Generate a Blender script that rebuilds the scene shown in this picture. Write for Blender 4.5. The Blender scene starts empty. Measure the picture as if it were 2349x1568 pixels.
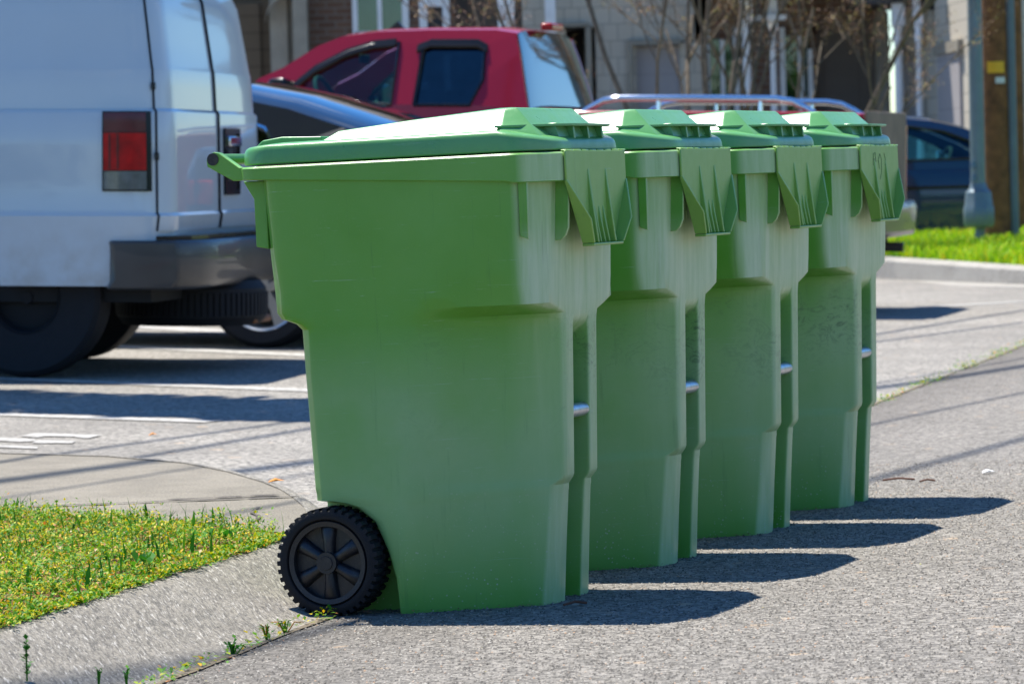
import bpy, bmesh, math, random
import numpy as np
from mathutils import Vector, Matrix
rad = math.radians
random.seed(7)
rng = np.random.default_rng(7)
scn = bpy.context.scene
col = scn.collection

# ------------------------------------------------------------------ camera, sky, sun, exposure
FPX, CX, CY, HC = 8809.0, 1174.5, 784.0, 0.982        # measured on the photograph at 2349 x 1568
ROLL, PITCH = rad(1.5), math.atan((784 - 405) / 8809.0)
fw = Vector((0, math.cos(PITCH), -math.sin(PITCH)))
u0 = Vector((0, math.sin(PITCH), math.cos(PITCH))); r0 = Vector((1, 0, 0))
upv = u0 * math.cos(ROLL) + r0 * math.sin(ROLL)
rtv = r0 * math.cos(ROLL) - u0 * math.sin(ROLL)
cam_d = bpy.data.cameras.new('camera'); cam = bpy.data.objects.new('camera', cam_d); col.objects.link(cam)
M = Matrix((rtv, upv, -fw)).transposed().to_4x4(); M.translation = (0, 0, HC); cam.matrix_world = M
cam_d.sensor_width = 36; cam_d.lens = FPX / 2349 * 36
cam_d.clip_start = 0.1; cam_d.clip_end = 3000
cam_d.dof.use_dof = True; cam_d.dof.focus_distance = 8.9; cam_d.dof.aperture_fstop = 10
scn.camera = cam

world = bpy.data.worlds.new('World'); scn.world = world; world.use_nodes = True
nt = world.node_tree
bg = nt.nodes['Background']; sky = nt.nodes.new('ShaderNodeTexSky'); sky.sky_type = 'NISHITA'
SUN_EL, SUN_AZ = rad(66.8), rad(-39.5)                 # azimuth from +Y towards +X
sky.sun_disc = False; sky.sun_elevation = SUN_EL; sky.sun_rotation = SUN_AZ
sky.air_density = 1.0; sky.dust_density = 0.15; sky.ozone_density = 1.5
# thin broken clouds mixed into the sky
tc = nt.nodes.new('ShaderNodeTexCoord'); mp = nt.nodes.new('ShaderNodeMapping'); mp.inputs['Scale'].default_value = (2.2, 2.2, 5.5)
nz = nt.nodes.new('ShaderNodeTexNoise'); nz.inputs['Scale'].default_value = 2.0; nz.inputs['Detail'].default_value = 7
cr = nt.nodes.new('ShaderNodeValToRGB'); cr.color_ramp.elements[0].position = .58; cr.color_ramp.elements[1].position = .78
cr.color_ramp.elements[1].color = (.75, .75, .75, 1)
mx = nt.nodes.new('ShaderNodeMix'); mx.data_type = 'RGBA'; mx.inputs[7].default_value = (9, 9.2, 9.6, 1)
L = nt.links.new
L(tc.outputs['Generated'], mp.inputs[0]); L(mp.outputs[0], nz.inputs['Vector']); L(nz.outputs['Fac'], cr.inputs[0])
hs_ = nt.nodes.new('ShaderNodeHueSaturation'); hs_.inputs['Saturation'].default_value = 1.35; L(sky.outputs[0], hs_.inputs['Color']); tn_ = nt.nodes.new('ShaderNodeMix'); tn_.data_type = 'RGBA'; tn_.blend_type = 'MULTIPLY'; tn_.inputs[0].default_value = 1; tn_.inputs[7].default_value = (.80, .95, 1.12, 1); L(hs_.outputs[0], tn_.inputs[6])
L(cr.outputs[0], mx.inputs[0]); L(tn_.outputs[2], mx.inputs[6]); L(mx.outputs[2], bg.inputs[0])
bg.inputs[1].default_value = 0.08

sd_ = bpy.data.lights.new('sun', 'SUN'); sun = bpy.data.objects.new('sun', sd_); col.objects.link(sun)
sd_.energy = 4.2; sd_.angle = rad(.53); sd_.color = (1, .955, .88)
sdir = Vector((math.cos(SUN_EL) * math.sin(SUN_AZ), math.cos(SUN_EL) * math.cos(SUN_AZ), math.sin(SUN_EL)))
sun.rotation_euler = sdir.to_track_quat('Z', 'Y').to_euler(); sun.location = (0, 0, 40)
scn.view_settings.view_transform = 'Standard'; scn.view_settings.look = 'None'
scn.view_settings.exposure = 1.2; scn.view_settings.gamma = 1.0

# ------------------------------------------------------------------ placing helpers (photo pixel -> point on a real surface)
def ray(x, y): return (fw * FPX + rtv * (x - CX) - upv * (y - CY)).normalized()
CAMP = Vector((0, 0, HC))
P0 = Vector((-.457, 8.514)); SD = Vector((math.sin(rad(14.8)), math.cos(rad(14.8)))); NL = Vector((-SD.y, SD.x))
def sdist(x, y): return (Vector((x, y)) - P0).dot(NL)   # metres left of the gutter seam
def H(x, y):
    s = sdist(x, y)
    return .02 * s if s > 0 else .0227 * min(-s, 2.6) + .004 * max(0, -s - 2.6)
def gpt(x, y, z=None):
    d = ray(x, y); zz = 0 if z is None else z
    for _ in range(10):
        g = CAMP + d * ((zz - HC) / d.z)
        if z is not None: break
        zz = H(g.x, g.y)
    return g
def atY(x, y, Y):
    d = ray(x, y); return CAMP + d * (Y / d.y)

# ------------------------------------------------------------------ materials
def lin(r, g, b):
    f = lambda c: c / 12.92 if c <= .04045 else ((c + .055) / 1.055) ** 2.4
    return (f(r / 255), f(g / 255), f(b / 255), 1)
class Mat:
    def __init__(s, name, colr=(.5, .5, .5, 1), rough=.5, metal=0, spec=.5, coat=0):
        s.m = bpy.data.materials.new(name); s.m.use_nodes = True; s.n = s.m.node_tree.nodes; s.l = s.m.node_tree.links
        s.b = s.n['Principled BSDF']; s.b.inputs['Base Color'].default_value = tuple(colr[:3]) + (1,)
        s.b.inputs['Roughness'].default_value = rough; s.b.inputs['Metallic'].default_value = metal
        s.b.inputs['Specular IOR Level'].default_value = spec; s.b.inputs['Coat Weight'].default_value = coat
        s.b.inputs['Coat Roughness'].default_value = .04; s._tc = None
    def co(s, out='Object', scale=(1, 1, 1), rot=(0, 0, 0)):
        if not s._tc: s._tc = s.n.new('ShaderNodeTexCoord')
        src = s._tc.outputs[out]
        if any(rot):                                   # turn first, then stretch along the turned axes
            r = s.n.new('ShaderNodeMapping'); r.inputs['Rotation'].default_value = rot; s.l.new(src, r.inputs[0]); src = r.outputs[0]
        m = s.n.new('ShaderNodeMapping'); m.inputs['Scale'].default_value = scale
        s.l.new(src, m.inputs[0]); return m.outputs[0]
    def st(s, v, scale):
        m = s.n.new('ShaderNodeMapping'); m.inputs['Scale'].default_value = scale; m.inputs['Rotation'].default_value = (0, 0, 0); s.l.new(v, m.inputs[0]); return m.outputs[0]
    def noise(s, scale=5, detail=4, rough=.55, vec=None, out='Fac', dist=0):
        t = s.n.new('ShaderNodeTexNoise'); t.inputs['Scale'].default_value = scale; t.inputs['Detail'].default_value = detail
        t.inputs['Roughness'].default_value = rough; t.inputs['Distortion'].default_value = dist
        s.l.new(vec if vec is not None else s.co(), t.inputs['Vector']); return t.outputs[out]
    def voro(s, scale=50, vec=None, out='Distance', feat='F1'):
        t = s.n.new('ShaderNodeTexVoronoi'); t.feature = feat; t.inputs['Scale'].default_value = scale
        s.l.new(vec if vec is not None else s.co(), t.inputs['Vector']); return t.outputs[out]
    def ramp(s, f, stops):
        r = s.n.new('ShaderNodeValToRGB'); e = r.color_ramp.elements
        while len(e) < len(stops): e.new(.5)
        for i, (p, c) in enumerate(stops):
            e[i].position = p; e[i].color = (c, c, c, 1) if isinstance(c, (int, float)) else tuple(c[:3]) + (1,)
        s.l.new(f, r.inputs[0]); return r.outputs[0]
    def mix(s, f, a, b, mode='MIX'):
        m = s.n.new('ShaderNodeMix'); m.data_type = 'RGBA'; m.blend_type = mode
        for k, v in ((0, f), (6, a), (7, b)):
            if isinstance(v, (int, float)): m.inputs[k].default_value = v if k == 0 else (v, v, v, 1)
            elif isinstance(v, tuple): m.inputs[k].default_value = tuple(v[:3]) + (1,)
            else: s.l.new(v, m.inputs[k])
        return m.outputs[2]
    def math(s, op, a, b=0.0):
        m = s.n.new('ShaderNodeMath'); m.operation = op
        for k, v in ((0, a), (1, b)):
            if isinstance(v, (int, float)): m.inputs[k].default_value = v
            else: s.l.new(v, m.inputs[k])
        return m.outputs[0]
    def sep(s, v):
        m = s.n.new('ShaderNodeSeparateXYZ'); s.l.new(v, m.inputs[0]); return m.outputs
    def mrange(s, v, a, b, c=0, d=1):
        m = s.n.new('ShaderNodeMapRange'); s.l.new(v, m.inputs[0])
        for k, x in zip((1, 2, 3, 4), (a, b, c, d)): m.inputs[k].default_value = x
        return m.outputs[0]
    def island(s):
        g = s.n.new('ShaderNodeNewGeometry'); return g.outputs['Random Per Island']
    def objrand(s):
        g = s.n.new('ShaderNodeObjectInfo'); return g.outputs['Random']
    def color(s, c): s.l.new(c, s.b.inputs['Base Color']); return s
    def rough(s, c): s.l.new(c, s.b.inputs['Roughness']); return s
    def bump(s, h, strength=.3, dist=.01):
        b = s.n.new('ShaderNodeBump'); b.inputs['Strength'].default_value = strength; b.inputs['Distance'].default_value = dist
        s.l.new(h, b.inputs['Height']); s.l.new(b.outputs[0], s.b.inputs['Normal']); return s

def simple(name, c, rough=.5, metal=0, coat=0, var=.12, nscale=6, bumpv=0, spec=.5):
    m = Mat(name, c, rough, metal, spec, coat)
    a = tuple(x * (1 - var) for x in c[:3]); b = tuple(min(1, x * (1 + var)) for x in c[:3])
    n = m.noise(nscale, 5); m.color(m.mix(m.ramp(n, [(.3, 0), (.7, 1)]), a, b))
    if bumpv: m.bump(m.noise(nscale * 12, 3), bumpv, .004)
    return m.m

def mat_bin(name, kind='body'):
    m = Mat(name, (.05, .2, .06), .36, 0, .38 if kind == 'body' else .7)
    o = m.co()
    base_a, base_b = {'body': ((.118, .335, .036), (.162, .390, .074)), 'lid': ((.075, .27, .060), (.105, .32, .095)), 'bracket': ((.19, .39, .058), (.24, .44, .09))}[kind]
    c = m.mix(m.ramp(m.noise(2.2, 4), [(.35, 0), (.65, 1)]), base_a, base_b)
    hs = m.mix(m.math('MULTIPLY', m.objrand(), .2), c, (.09, .29, .085))
    X, Y, Z = m.sep(o)[:3]
    va = m.n.new('ShaderNodeVectorMath'); va.operation = 'ADD'; m.l.new(o, va.inputs[0]); rr_ = m.math('MULTIPLY', m.objrand(), 53.0); m.l.new(rr_, va.inputs[1]); o = va.outputs[0]
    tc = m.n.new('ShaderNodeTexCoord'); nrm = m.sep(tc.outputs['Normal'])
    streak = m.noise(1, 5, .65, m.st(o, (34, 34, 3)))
    # paler front face: reflected brightness painted into the colour, streaked downwards
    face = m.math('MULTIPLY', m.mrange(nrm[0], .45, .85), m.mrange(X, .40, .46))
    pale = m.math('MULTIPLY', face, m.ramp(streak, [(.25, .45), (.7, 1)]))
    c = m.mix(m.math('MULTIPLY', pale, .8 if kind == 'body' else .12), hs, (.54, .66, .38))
    zone = m.math('MULTIPLY', m.mrange(X, .46, .51), m.math('MULTIPLY', m.mrange(Z, .62, .70), m.mrange(Z, .88, .80)))
    wear_glare = m.math('MULTIPLY', zone, m.ramp(streak, [(.28, .35), (.7, 1)]))  # upper front: real bleaching plus reflected brightness painted in
    c = m.mix(m.math('MULTIPLY', wear_glare, .55 if kind == 'body' else 0), c, (.64, .68, .50))
    # paler lower flank: soft reflection of the sunlit ground painted in
    low = m.math('MULTIPLY', m.math('MULTIPLY', m.mrange(Z, .66, .5), m.mrange(Z, .04, .25)), m.ramp(m.noise(3.2, 5, .55, o), [(.36, .45), (.66, 1)]))
    c = m.mix(m.math('MULTIPLY', low, .6), c, (.33, .48, .27))
    drip = m.ramp(m.noise(1, 5, .7, m.st(o, (46, 46, 2.2))), [(.60, 0), (.70, 1)])
    c = m.mix(m.math('MULTIPLY', drip, .22), c, (.05, .14, .05))
    # dusty splash specks near the ground
    sp = m.ramp(m.voro(92, o), [(.0, 1), (.13, 1), (.21, 0)])
    cl = m.ramp(m.noise(16, 4, .7, o), [(.46, 0), (.62, 1)])
    c = m.mix(m.math('MULTIPLY', m.math('MULTIPLY', sp, cl), m.mrange(Z, .34, .02, .05, .9)), c, (.48, .50, .42))
    # dark scuffs in a band at mid height
    sc = m.ramp(m.noise(1, 9, .82, m.st(o, (17, 17, 26)), dist=2.4), [(.49, 0), (.60, 1)])
    sz = m.math('MULTIPLY', m.mrange(X, .14, .36), m.math('MULTIPLY', m.mrange(Z, .36, .56), m.mrange(Z, .68, .60)))
    sz = m.math('MULTIPLY', sz, m.ramp(m.noise(3.2, 4, .6, o), [(.44, 0), (.62, 1)]))
    c = m.mix(m.math('MULTIPLY', m.math('MULTIPLY', sc, sz), .62), c, (.03, .06, .04))
    # fine pale scratches
    s2 = m.ramp(m.noise(1, 6, .8, m.st(o, (6, 6, 170)), dist=.6), [(.635, 0), (.67, 1)])
    c = m.mix(m.math('MULTIPLY', s2, .5), c, (.36, .50, .38))
    m.color(c)
    m.rough(m.mrange(m.noise(24, 5, .6), .3, .75, .26 if kind == 'lid' else .28, .45))
    m.bump(m.math('ADD', m.noise(320, 2), m.math('MULTIPLY', m.noise(5, 3), 3.0)), .12, .002)
    return m.m

def mat_asphalt(name, c1, c2, stain=.3, grain=150, bumpv=.7, gutter=False):
    m = Mat(name, c1, .85, 0, .3)
    o = m.co()
    f = m.voro(grain, o, 'Color')
    fx = m.sep(f)[0]
    c = m.mix(m.ramp(fx, [(.08, 0), (.92, 1)]), tuple(x * .30 for x in c1), tuple(min(1, x * 2.0) for x in c2))
    c = m.mix(.34, c, m.mix(m.noise(grain * 2.2, 3), c1, c2))
    big = m.ramp(m.noise(.9, 7, .6), [(.36, 0), (.66, 1)])
    c = m.mix(m.math('MULTIPLY', big, stain), c, tuple(x * .62 for x in c1))
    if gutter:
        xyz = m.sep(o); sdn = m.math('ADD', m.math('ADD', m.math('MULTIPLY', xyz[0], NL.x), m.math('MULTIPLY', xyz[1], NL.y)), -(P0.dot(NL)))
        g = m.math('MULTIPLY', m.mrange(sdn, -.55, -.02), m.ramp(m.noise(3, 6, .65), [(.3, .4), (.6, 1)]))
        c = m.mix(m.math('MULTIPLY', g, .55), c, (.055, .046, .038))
    warm = m.ramp(m.voro(grain * .31, o, 'Color'), [(.90, 0), (.95, 1)])
    c = m.mix(m.math('MULTIPLY', m.sep(warm)[0], .5), c, (.42, .30, .19))
    m.color(c)
    h = m.math('ADD', m.voro(grain, o), m.noise(grain * .5, 4))
    m.bump(h, bumpv, .006)
    return m.m

def mat_concrete(name, c1, c2, streak=0.0):
    m = Mat(name, c1, .8, 0, .35)
    n = m.noise(1.6, 10, .72); c = m.mix(m.ramp(n, [(.35, 0), (.65, 1)]), c1, c2)
    fine = m.noise(140, 5, .7)
    pit = m.ramp(m.voro(120), [(.08, 1), (.2, 0)]); c = m.mix(m.math('MULTIPLY', pit, .55), c, tuple(x * .35 for x in c1))
    blot = m.ramp(m.noise(4.5, 9, .72), [(.46, 0), (.60, 1)]); c = m.mix(m.math('MULTIPLY', blot, .6), c, tuple(x * .55 for x in c1))
    c = m.mix(.5, c, m.mix(m.ramp(fine, [(.36, 0), (.64, 1)]), tuple(x * .45 for x in c1), tuple(min(1, x * 1.5) for x in c2)))
    if streak:
        st = m.noise(1, 6, .7, m.co(scale=(27, 130, 60), rot=(0, 0, rad(72))), dist=.8)
        c = m.mix(m.math('MULTIPLY', m.ramp(st, [(.47, 0), (.58, 1)]), streak), c, (.035, .033, .03))
        st2 = m.noise(1, 5, .7, m.co(scale=(26, 160, 70), rot=(0, 0, rad(72))))
        c = m.mix(m.math('MULTIPLY', m.ramp(st2, [(.56, 0), (.66, 1)]), .75), c, (.55, .52, .46))
    m.color(c); m.bump(m.math('ADD', fine, m.noise(30, 4)), .6, .008)
    return m.m

def mat_paint(name, c, flake=.06, coat=1.0, dust=.0):
    m = Mat(name, c, .35, 0, .15, coat)
    cc = m.mix(m.noise(3, 4), tuple(x * (1 - flake) for x in c[:3]), tuple(min(1, x * (1 + flake)) for x in c[:3]))
    if dust:
        X, Y, Z = m.sep(m.co())[:3]
        d = m.math('MULTIPLY', m.mrange(Z, .8, .4), m.ramp(m.noise(9, 6), [(.4, 0), (.7, 1)]))
        cc = m.mix(m.math('MULTIPLY', d, dust), cc, (.30, .25, .18))
    m.color(cc); return m.m

def mat_glass(name, tint, alpha_mix=.25):
    m = Mat(name, tint, .03, 0, .5)
    m.b.inputs['Transmission Weight'].default_value = 0
    # thin pane: glossy reflection over tinted see-through
    tr = m.n.new('ShaderNodeBsdfTransparent'); tr.inputs[0].default_value = tuple(tint[:3]) + (1,)
    gl = m.n.new('ShaderNodeBsdfGlossy'); gl.inputs['Roughness'].default_value = .02
    fr = m.n.new('ShaderNodeFresnel'); fr.inputs[0].default_value = 1.52
    ad = m.math('MULTIPLY', m.math('ADD', fr.outputs[0], .02), 1.5 if alpha_mix < .4 else .8)
    sm = m.noise(8, 3); ad = m.math('MULTIPLY', ad, m.mrange(sm, .2, .8, .85, 1.1))
    mxs = m.n.new('ShaderNodeMixShader'); m.l.new(ad, mxs.inputs[0]); m.l.new(tr.outputs[0], mxs.inputs[1]); m.l.new(gl.outputs[0], mxs.inputs[2])
    out = m.n['Material Output']; m.l.new(mxs.outputs[0], out.inputs[0]); return m.m

def mat_leaf(name, stops, rough=.55, trans=.25):
    m = Mat(name, stops[0][1], rough, 0, .3)
    m.color(m.ramp(m.island(), stops)); m.b.inputs['Subsurface Weight'].default_value = 0
    d = m.n.new('ShaderNodeBsdfTranslucent'); m.l.new(m.ramp(m.island(), stops), d.inputs[0])
    ms = m.n.new('ShaderNodeMixShader'); ms.inputs[0].default_value = trans
    m.l.new(m.b.outputs[0], ms.inputs[1]); m.l.new(d.outputs[0], ms.inputs[2]); m.l.new(ms.outputs[0], m.n['Material Output'].inputs[0])
    return m.m

def mat_lined(name, c1, c2, axis='Z', period=.12, line=.12, dark=.45, brick=None, mortar=(.3, .28, .25), rough=.8):
    m = Mat(name, c1, rough, 0, .3)
    if brick:
        b = m.n.new('ShaderNodeTexBrick'); b.inputs['Scale'].default_value = 1; b.inputs['Brick Width'].default_value = brick[0]
        b.inputs['Row Height'].default_value = brick[1]; b.inputs['Mortar Size'].default_value = brick[2]
        b.inputs['Color1'].default_value = tuple(c1[:3]) + (1,); b.inputs['Color2'].default_value = tuple(c2[:3]) + (1,); b.inputs['Mortar'].default_value = tuple(mortar[:3]) + (1,)
        b.inputs['Bias'].default_value = 0
        m.l.new(m.co(rot=(rad(90), 0, 0)), b.inputs['Vector'])
        c = b.outputs['Color']
    else:
        v = m.sep(m.co())[{'X': 0, 'Y': 1, 'Z': 2}[axis]]
        f = m.math('FRACT', m.math('DIVIDE', v, period))
        c = m.mix(m.noise(4, 5), tuple(c1[:3]), tuple(c2[:3]))
        c = m.mix(m.ramp(f, [(0, 1), (line, 0)]), c, tuple(x * dark for x in c1[:3]))
    c = m.mix(.25, c, m.mix(m.noise(2, 6), c1, c2)); m.color(c); return m.m

MT = {}
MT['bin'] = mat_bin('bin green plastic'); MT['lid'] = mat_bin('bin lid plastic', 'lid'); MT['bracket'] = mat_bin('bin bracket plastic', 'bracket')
MT['rubber'] = simple('black tyre rubber', (.011, .011, .013), .7, bumpv=.3, nscale=20, spec=.3)
m_h = Mat('black hub plastic', (.012, .013, .017), .42); m_h.color(m_h.mix(m_h.ramp(m_h.noise(38, 6, .7), [(.52, 0), (.75, .6)]), m_h.mix(m_h.ramp(m_h.voro(230), [(.1, 1), (.16, 0)]), (.011, .012, .016), (.10, .09, .07)), (.07, .062, .05))); m_h.bump(m_h.noise(300, 2), .1, .002); MT['hub'] = m_h.m
MT['zinc'] = simple('galvanised bar', (.55, .57, .6), .35, .9, var=.25, nscale=40)
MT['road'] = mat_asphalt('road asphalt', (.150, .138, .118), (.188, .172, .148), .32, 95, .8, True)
MT['lot'] = mat_asphalt('lot asphalt', (.190, .176, .152), (.228, .211, .182), .5, 80, .5)
MT['walk'] = mat_concrete('pavement concrete', (.135, .118, .088), (.25, .222, .172))
MT['palekerb'] = mat_concrete('pale kerb concrete', (.27, .25, .215), (.35, .33, .29)); MT['kerb'] = mat_concrete('kerb concrete', (.185, .166, .132), (.265, .24, .195), .6)
lm = Mat('worn white road paint', (.5, .49, .46), .75); lm.color(lm.mix(lm.ramp(lm.noise(26, 8, .75), [(.44, 0), (.58, 1)]), lm.mix(lm.noise(9, 4), (.36, .34, .30), (.48, .47, .44)), (.24, .225, .195))); MT['line'] = lm.m
MT['soil'] = simple('soil with brown litter', (.24, .105, .045), .95, var=.5, nscale=60, bumpv=.8)
gm = Mat('road aggregate', (.2, .19, .17), .8, 0, .3); gm.color(gm.ramp(gm.island(), [(0, (.045, .042, .038)), (.35, (.11, .10, .086)), (.7, (.19, .175, .148)), (.95, (.34, .32, .28)), (1, (.30, .18, .10))])); MT['gravel'] = gm.m
MT['lawnsoil'] = simple('mossy lawn soil', (.16, .24, .03), .95, var=.4, nscale=8)
MT['ground'] = simple('distant ground', (.09, .11, .05), .95, var=.3, nscale=.3)
MT['white'] = mat_paint('white van paint', (.52, .58, .61), .03, 1.0, .5)
MT['red'] = mat_paint('red truck paint', (.30, .006, .022), .1, .7)
MT['char'] = mat_paint('charcoal car paint', (.012, .015, .02), .1)
MT['navy'] = mat_paint('navy car paint', (.010, .032, .085), .1)
MT['chrome'] = simple('chrome', (.75, .77, .8), .08, 1.0, var=.03)
MT['alloy'] = simple('alloy wheel', (.55, .55, .55), .3, .8, var=.05)
MT['blackpl'] = simple('black trim plastic', (.006, .007, .010), .22, var=.15, spec=.35)
MT['dark'] = simple('dark underside', (.008, .008, .009), .8)
MT['greybump'] = simple('grey painted bumper', (.05, .047, .046), .4, .2, .3, var=.25, nscale=3)
MT['rust'] = simple('rusty brown metal', (.22, .085, .03), .7, var=.4, nscale=20)
MT['redlens'] = simple('red lens', (.42, .003, .005), .2, 0, 0, var=.35, nscale=14, spec=.25)
MT['dkredlens'] = simple('dark red lens', (.09, .003, .008), .2, 0, 0, var=.3, nscale=14)
MT['greylens'] = simple('clear lens', (.10, .11, .115), .15, 0, 1, var=.3, nscale=20)
MT['teal'] = mat_glass('teal window glass', (.28, .55, .52)); MT['dkglass'] = mat_glass('dark tinted glass', (.012, .022, .04)); MT['teal2'] = mat_glass('clear teal side glass', (.48, .86, .82), .5)
MT['mirrorglass'] = simple('dark privacy glass', (.010, .014, .018), .03, 0, 1, .1, 4, 0, 1.0)
MT['brownrefl'] = simple('matt brown reflection', (.17, .125, .085), .6, 0, 0, .3, 5, 0, .15)
MT['inter'] = simple('dark interior trim', (.03, .032, .034), .8)
MT['beige'] = simple('grey seat cloth', (.09, .09, .088), .9)
MT['trim'] = simple('taupe painted trim', (.30, .265, .205), .7)
MT['whitetrim'] = simple('white painted trim', (.82, .83, .82), .6, var=.06)
MT['brick'] = mat_lined('brown brick', (.13, .068, .042), (.20, .11, .07), brick=(.21, .075, .009), mortar=(.22, .19, .155))
MT['lap'] = mat_lined('brown lap siding', (.115, .085, .052), (.14, .10, .065), 'Z', .19, .14, .4)
MT['shingle'] = mat_lined('grey shingle siding', (.52, .46, .365), (.58, .52, .42), brick=(.17, .19, .006), mortar=(.25, .225, .18))
MT['taupedoor'] = mat_lined('taupe panel door', (.13, .108, .088), (.155, .13, .108), 'X', .4, .04, .6)
MT['greydoor'] = mat_lined('pale garage door', (.36, .33, .32), (.40, .37, .36), 'Z', .52, .03, .6)
MT['black'] = simple('black opening', (.022, .021, .022), .6)
MT['curtain'] = mat_lined('green and cream curtain', (.26, .46, .20), (.45, .50, .24), 'X', .16, .5, .6)
MT['roofing'] = simple('grey roof shingles', (.07, .065, .062), .9, var=.3, nscale=12)
MT['wood'] = simple('weathered brown pole wood', (.17, .072, .026), .85, var=.45, nscale=9, bumpv=.5)
MT['polegrey'] = simple('blue grey painted steel', (.15, .20, .225), .45, .3, var=.12)
MT['conduit'] = simple('grey conduit', (.11, .15, .18), .45, .2, var=.12)
MT['yellow'] = simple('yellow tag', (.75, .40, .01), .5, var=.1)
MT['tagwhite'] = simple('pale tag', (.6, .62, .64), .5)
MT['bark'] = simple('grey brown bark', (.13, .10, .068), .9, var=.45, nscale=25, bumpv=.4)
MT['bud'] = mat_leaf('dry buds', [(0, (.16, .07, .045)), (.5, (.28, .16, .10)), (.85, (.36, .26, .10)), (1, (.3, .3, .08))])
MT['grass'] = mat_leaf('weedy grass', [(0, (.03, .14, .004)), (.30, (.065, .235, .005)), (.58, (.17, .34, .005)), (.78, (.46, .47, .006)), (.92, (.66, .46, .006)), (.955, (.55, .17, .015)), (1, (.6, .5, .3))], .6, .3)
MT['blade'] = mat_leaf('green blades', [(0, (.015, .11, .008)), (.5, (.03, .20, .01)), (1, (.12, .34, .015))])
MT['lawn'] = mat_leaf('bright lawn', [(0, (.20, .42, .008)), (.45, (.34, .56, .01)), (.8, (.5, .62, .012)), (1, (.7, .6, .02))])
MT['leafdark'] = mat_leaf('tree leaves', [(0, (.03, .07, .012)), (.5, (.06, .12, .02)), (1, (.13, .19, .03))])
MT['leafyel'] = mat_leaf('spring leaves', [(0, (.16, .26, .02)), (1, (.38, .44, .03))])
MT['twig'] = simple('dry twig', (.14, .055, .03), .9); MT['paper'] = simple('white paper', (.8, .8, .78), .8); MT['orange'] = simple('orange leaf', (.6, .22, .02), .8)
MT['cable'] = simple('black cable', (.01, .01, .01), .6); MT['ink'] = simple('faded marker ink', (.08, .13, .06), .8)
MT['dust'] = simple('tan gutter dust', (.15, .118, .075), .95, var=.4, nscale=40)
MT['crack'] = simple('dark joint filler', (.075, .064, .05), .95, var=.4, nscale=30)
MT['sign'] = simple('green plastic pane', (.05, .3, .05), .4)

# ------------------------------------------------------------------ mesh helpers
def link(name, verts, faces, mat, parent=None, smooth=None, loc=None, mats=None, fmat=None):
    me = bpy.data.meshes.new(name); me.from_pydata([tuple(v) for v in verts], [], [tuple(f) for f in faces]); me.update()
    for mm in (mats or [mat]): me.materials.append(mm)
    if fmat is not None: me.polygons.foreach_set('material_index', fmat)
    bm = bmesh.new(); bm.from_mesh(me); bmesh.ops.recalc_face_normals(bm, faces=bm.faces); bm.to_mesh(me); bm.free()
    if smooth is not None:
        me.polygons.foreach_set('use_smooth', [True] * len(me.polygons)); me.set_sharp_from_angle(angle=rad(smooth))
    o = bpy.data.objects.new(name, me); col.objects.link(o)
    if parent is not None: o.parent = parent
    if loc is not None: o.location = loc
    return o
def rawlink(name, v, f, mat, parent=None):             # many small quads from numpy arrays
    me = bpy.data.meshes.new(name); n = len(v); me.vertices.add(n); me.vertices.foreach_set('co', np.asarray(v, dtype=np.float32).ravel())
    f = np.asarray(f, dtype=np.int32); k = f.shape[1]; me.loops.add(f.size); me.loops.foreach_set('vertex_index', f.ravel())
    me.polygons.add(len(f)); me.polygons.foreach_set('loop_start', np.arange(0, f.size, k, dtype=np.int32)); me.update(calc_edges=True)
    me.materials.append(mat); o = bpy.data.objects.new(name, me); col.objects.link(o)
    if parent is not None: o.parent = parent
    return o
def tag(o, label=None, cat=None, group=None, kind=None):
    for k, v in (('label', label), ('category', cat), ('group', group), ('kind', kind)):
        if v: o[k] = v
    return o
def empty(name, loc, rz=0, label=None, cat=None, group=None, pitch=0):
    o = bpy.data.objects.new(name, None); col.objects.link(o); o.location = loc; o.rotation_euler = (0, pitch, rz)
    o.empty_display_size = .2; return tag(o, label, cat, group)

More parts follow.
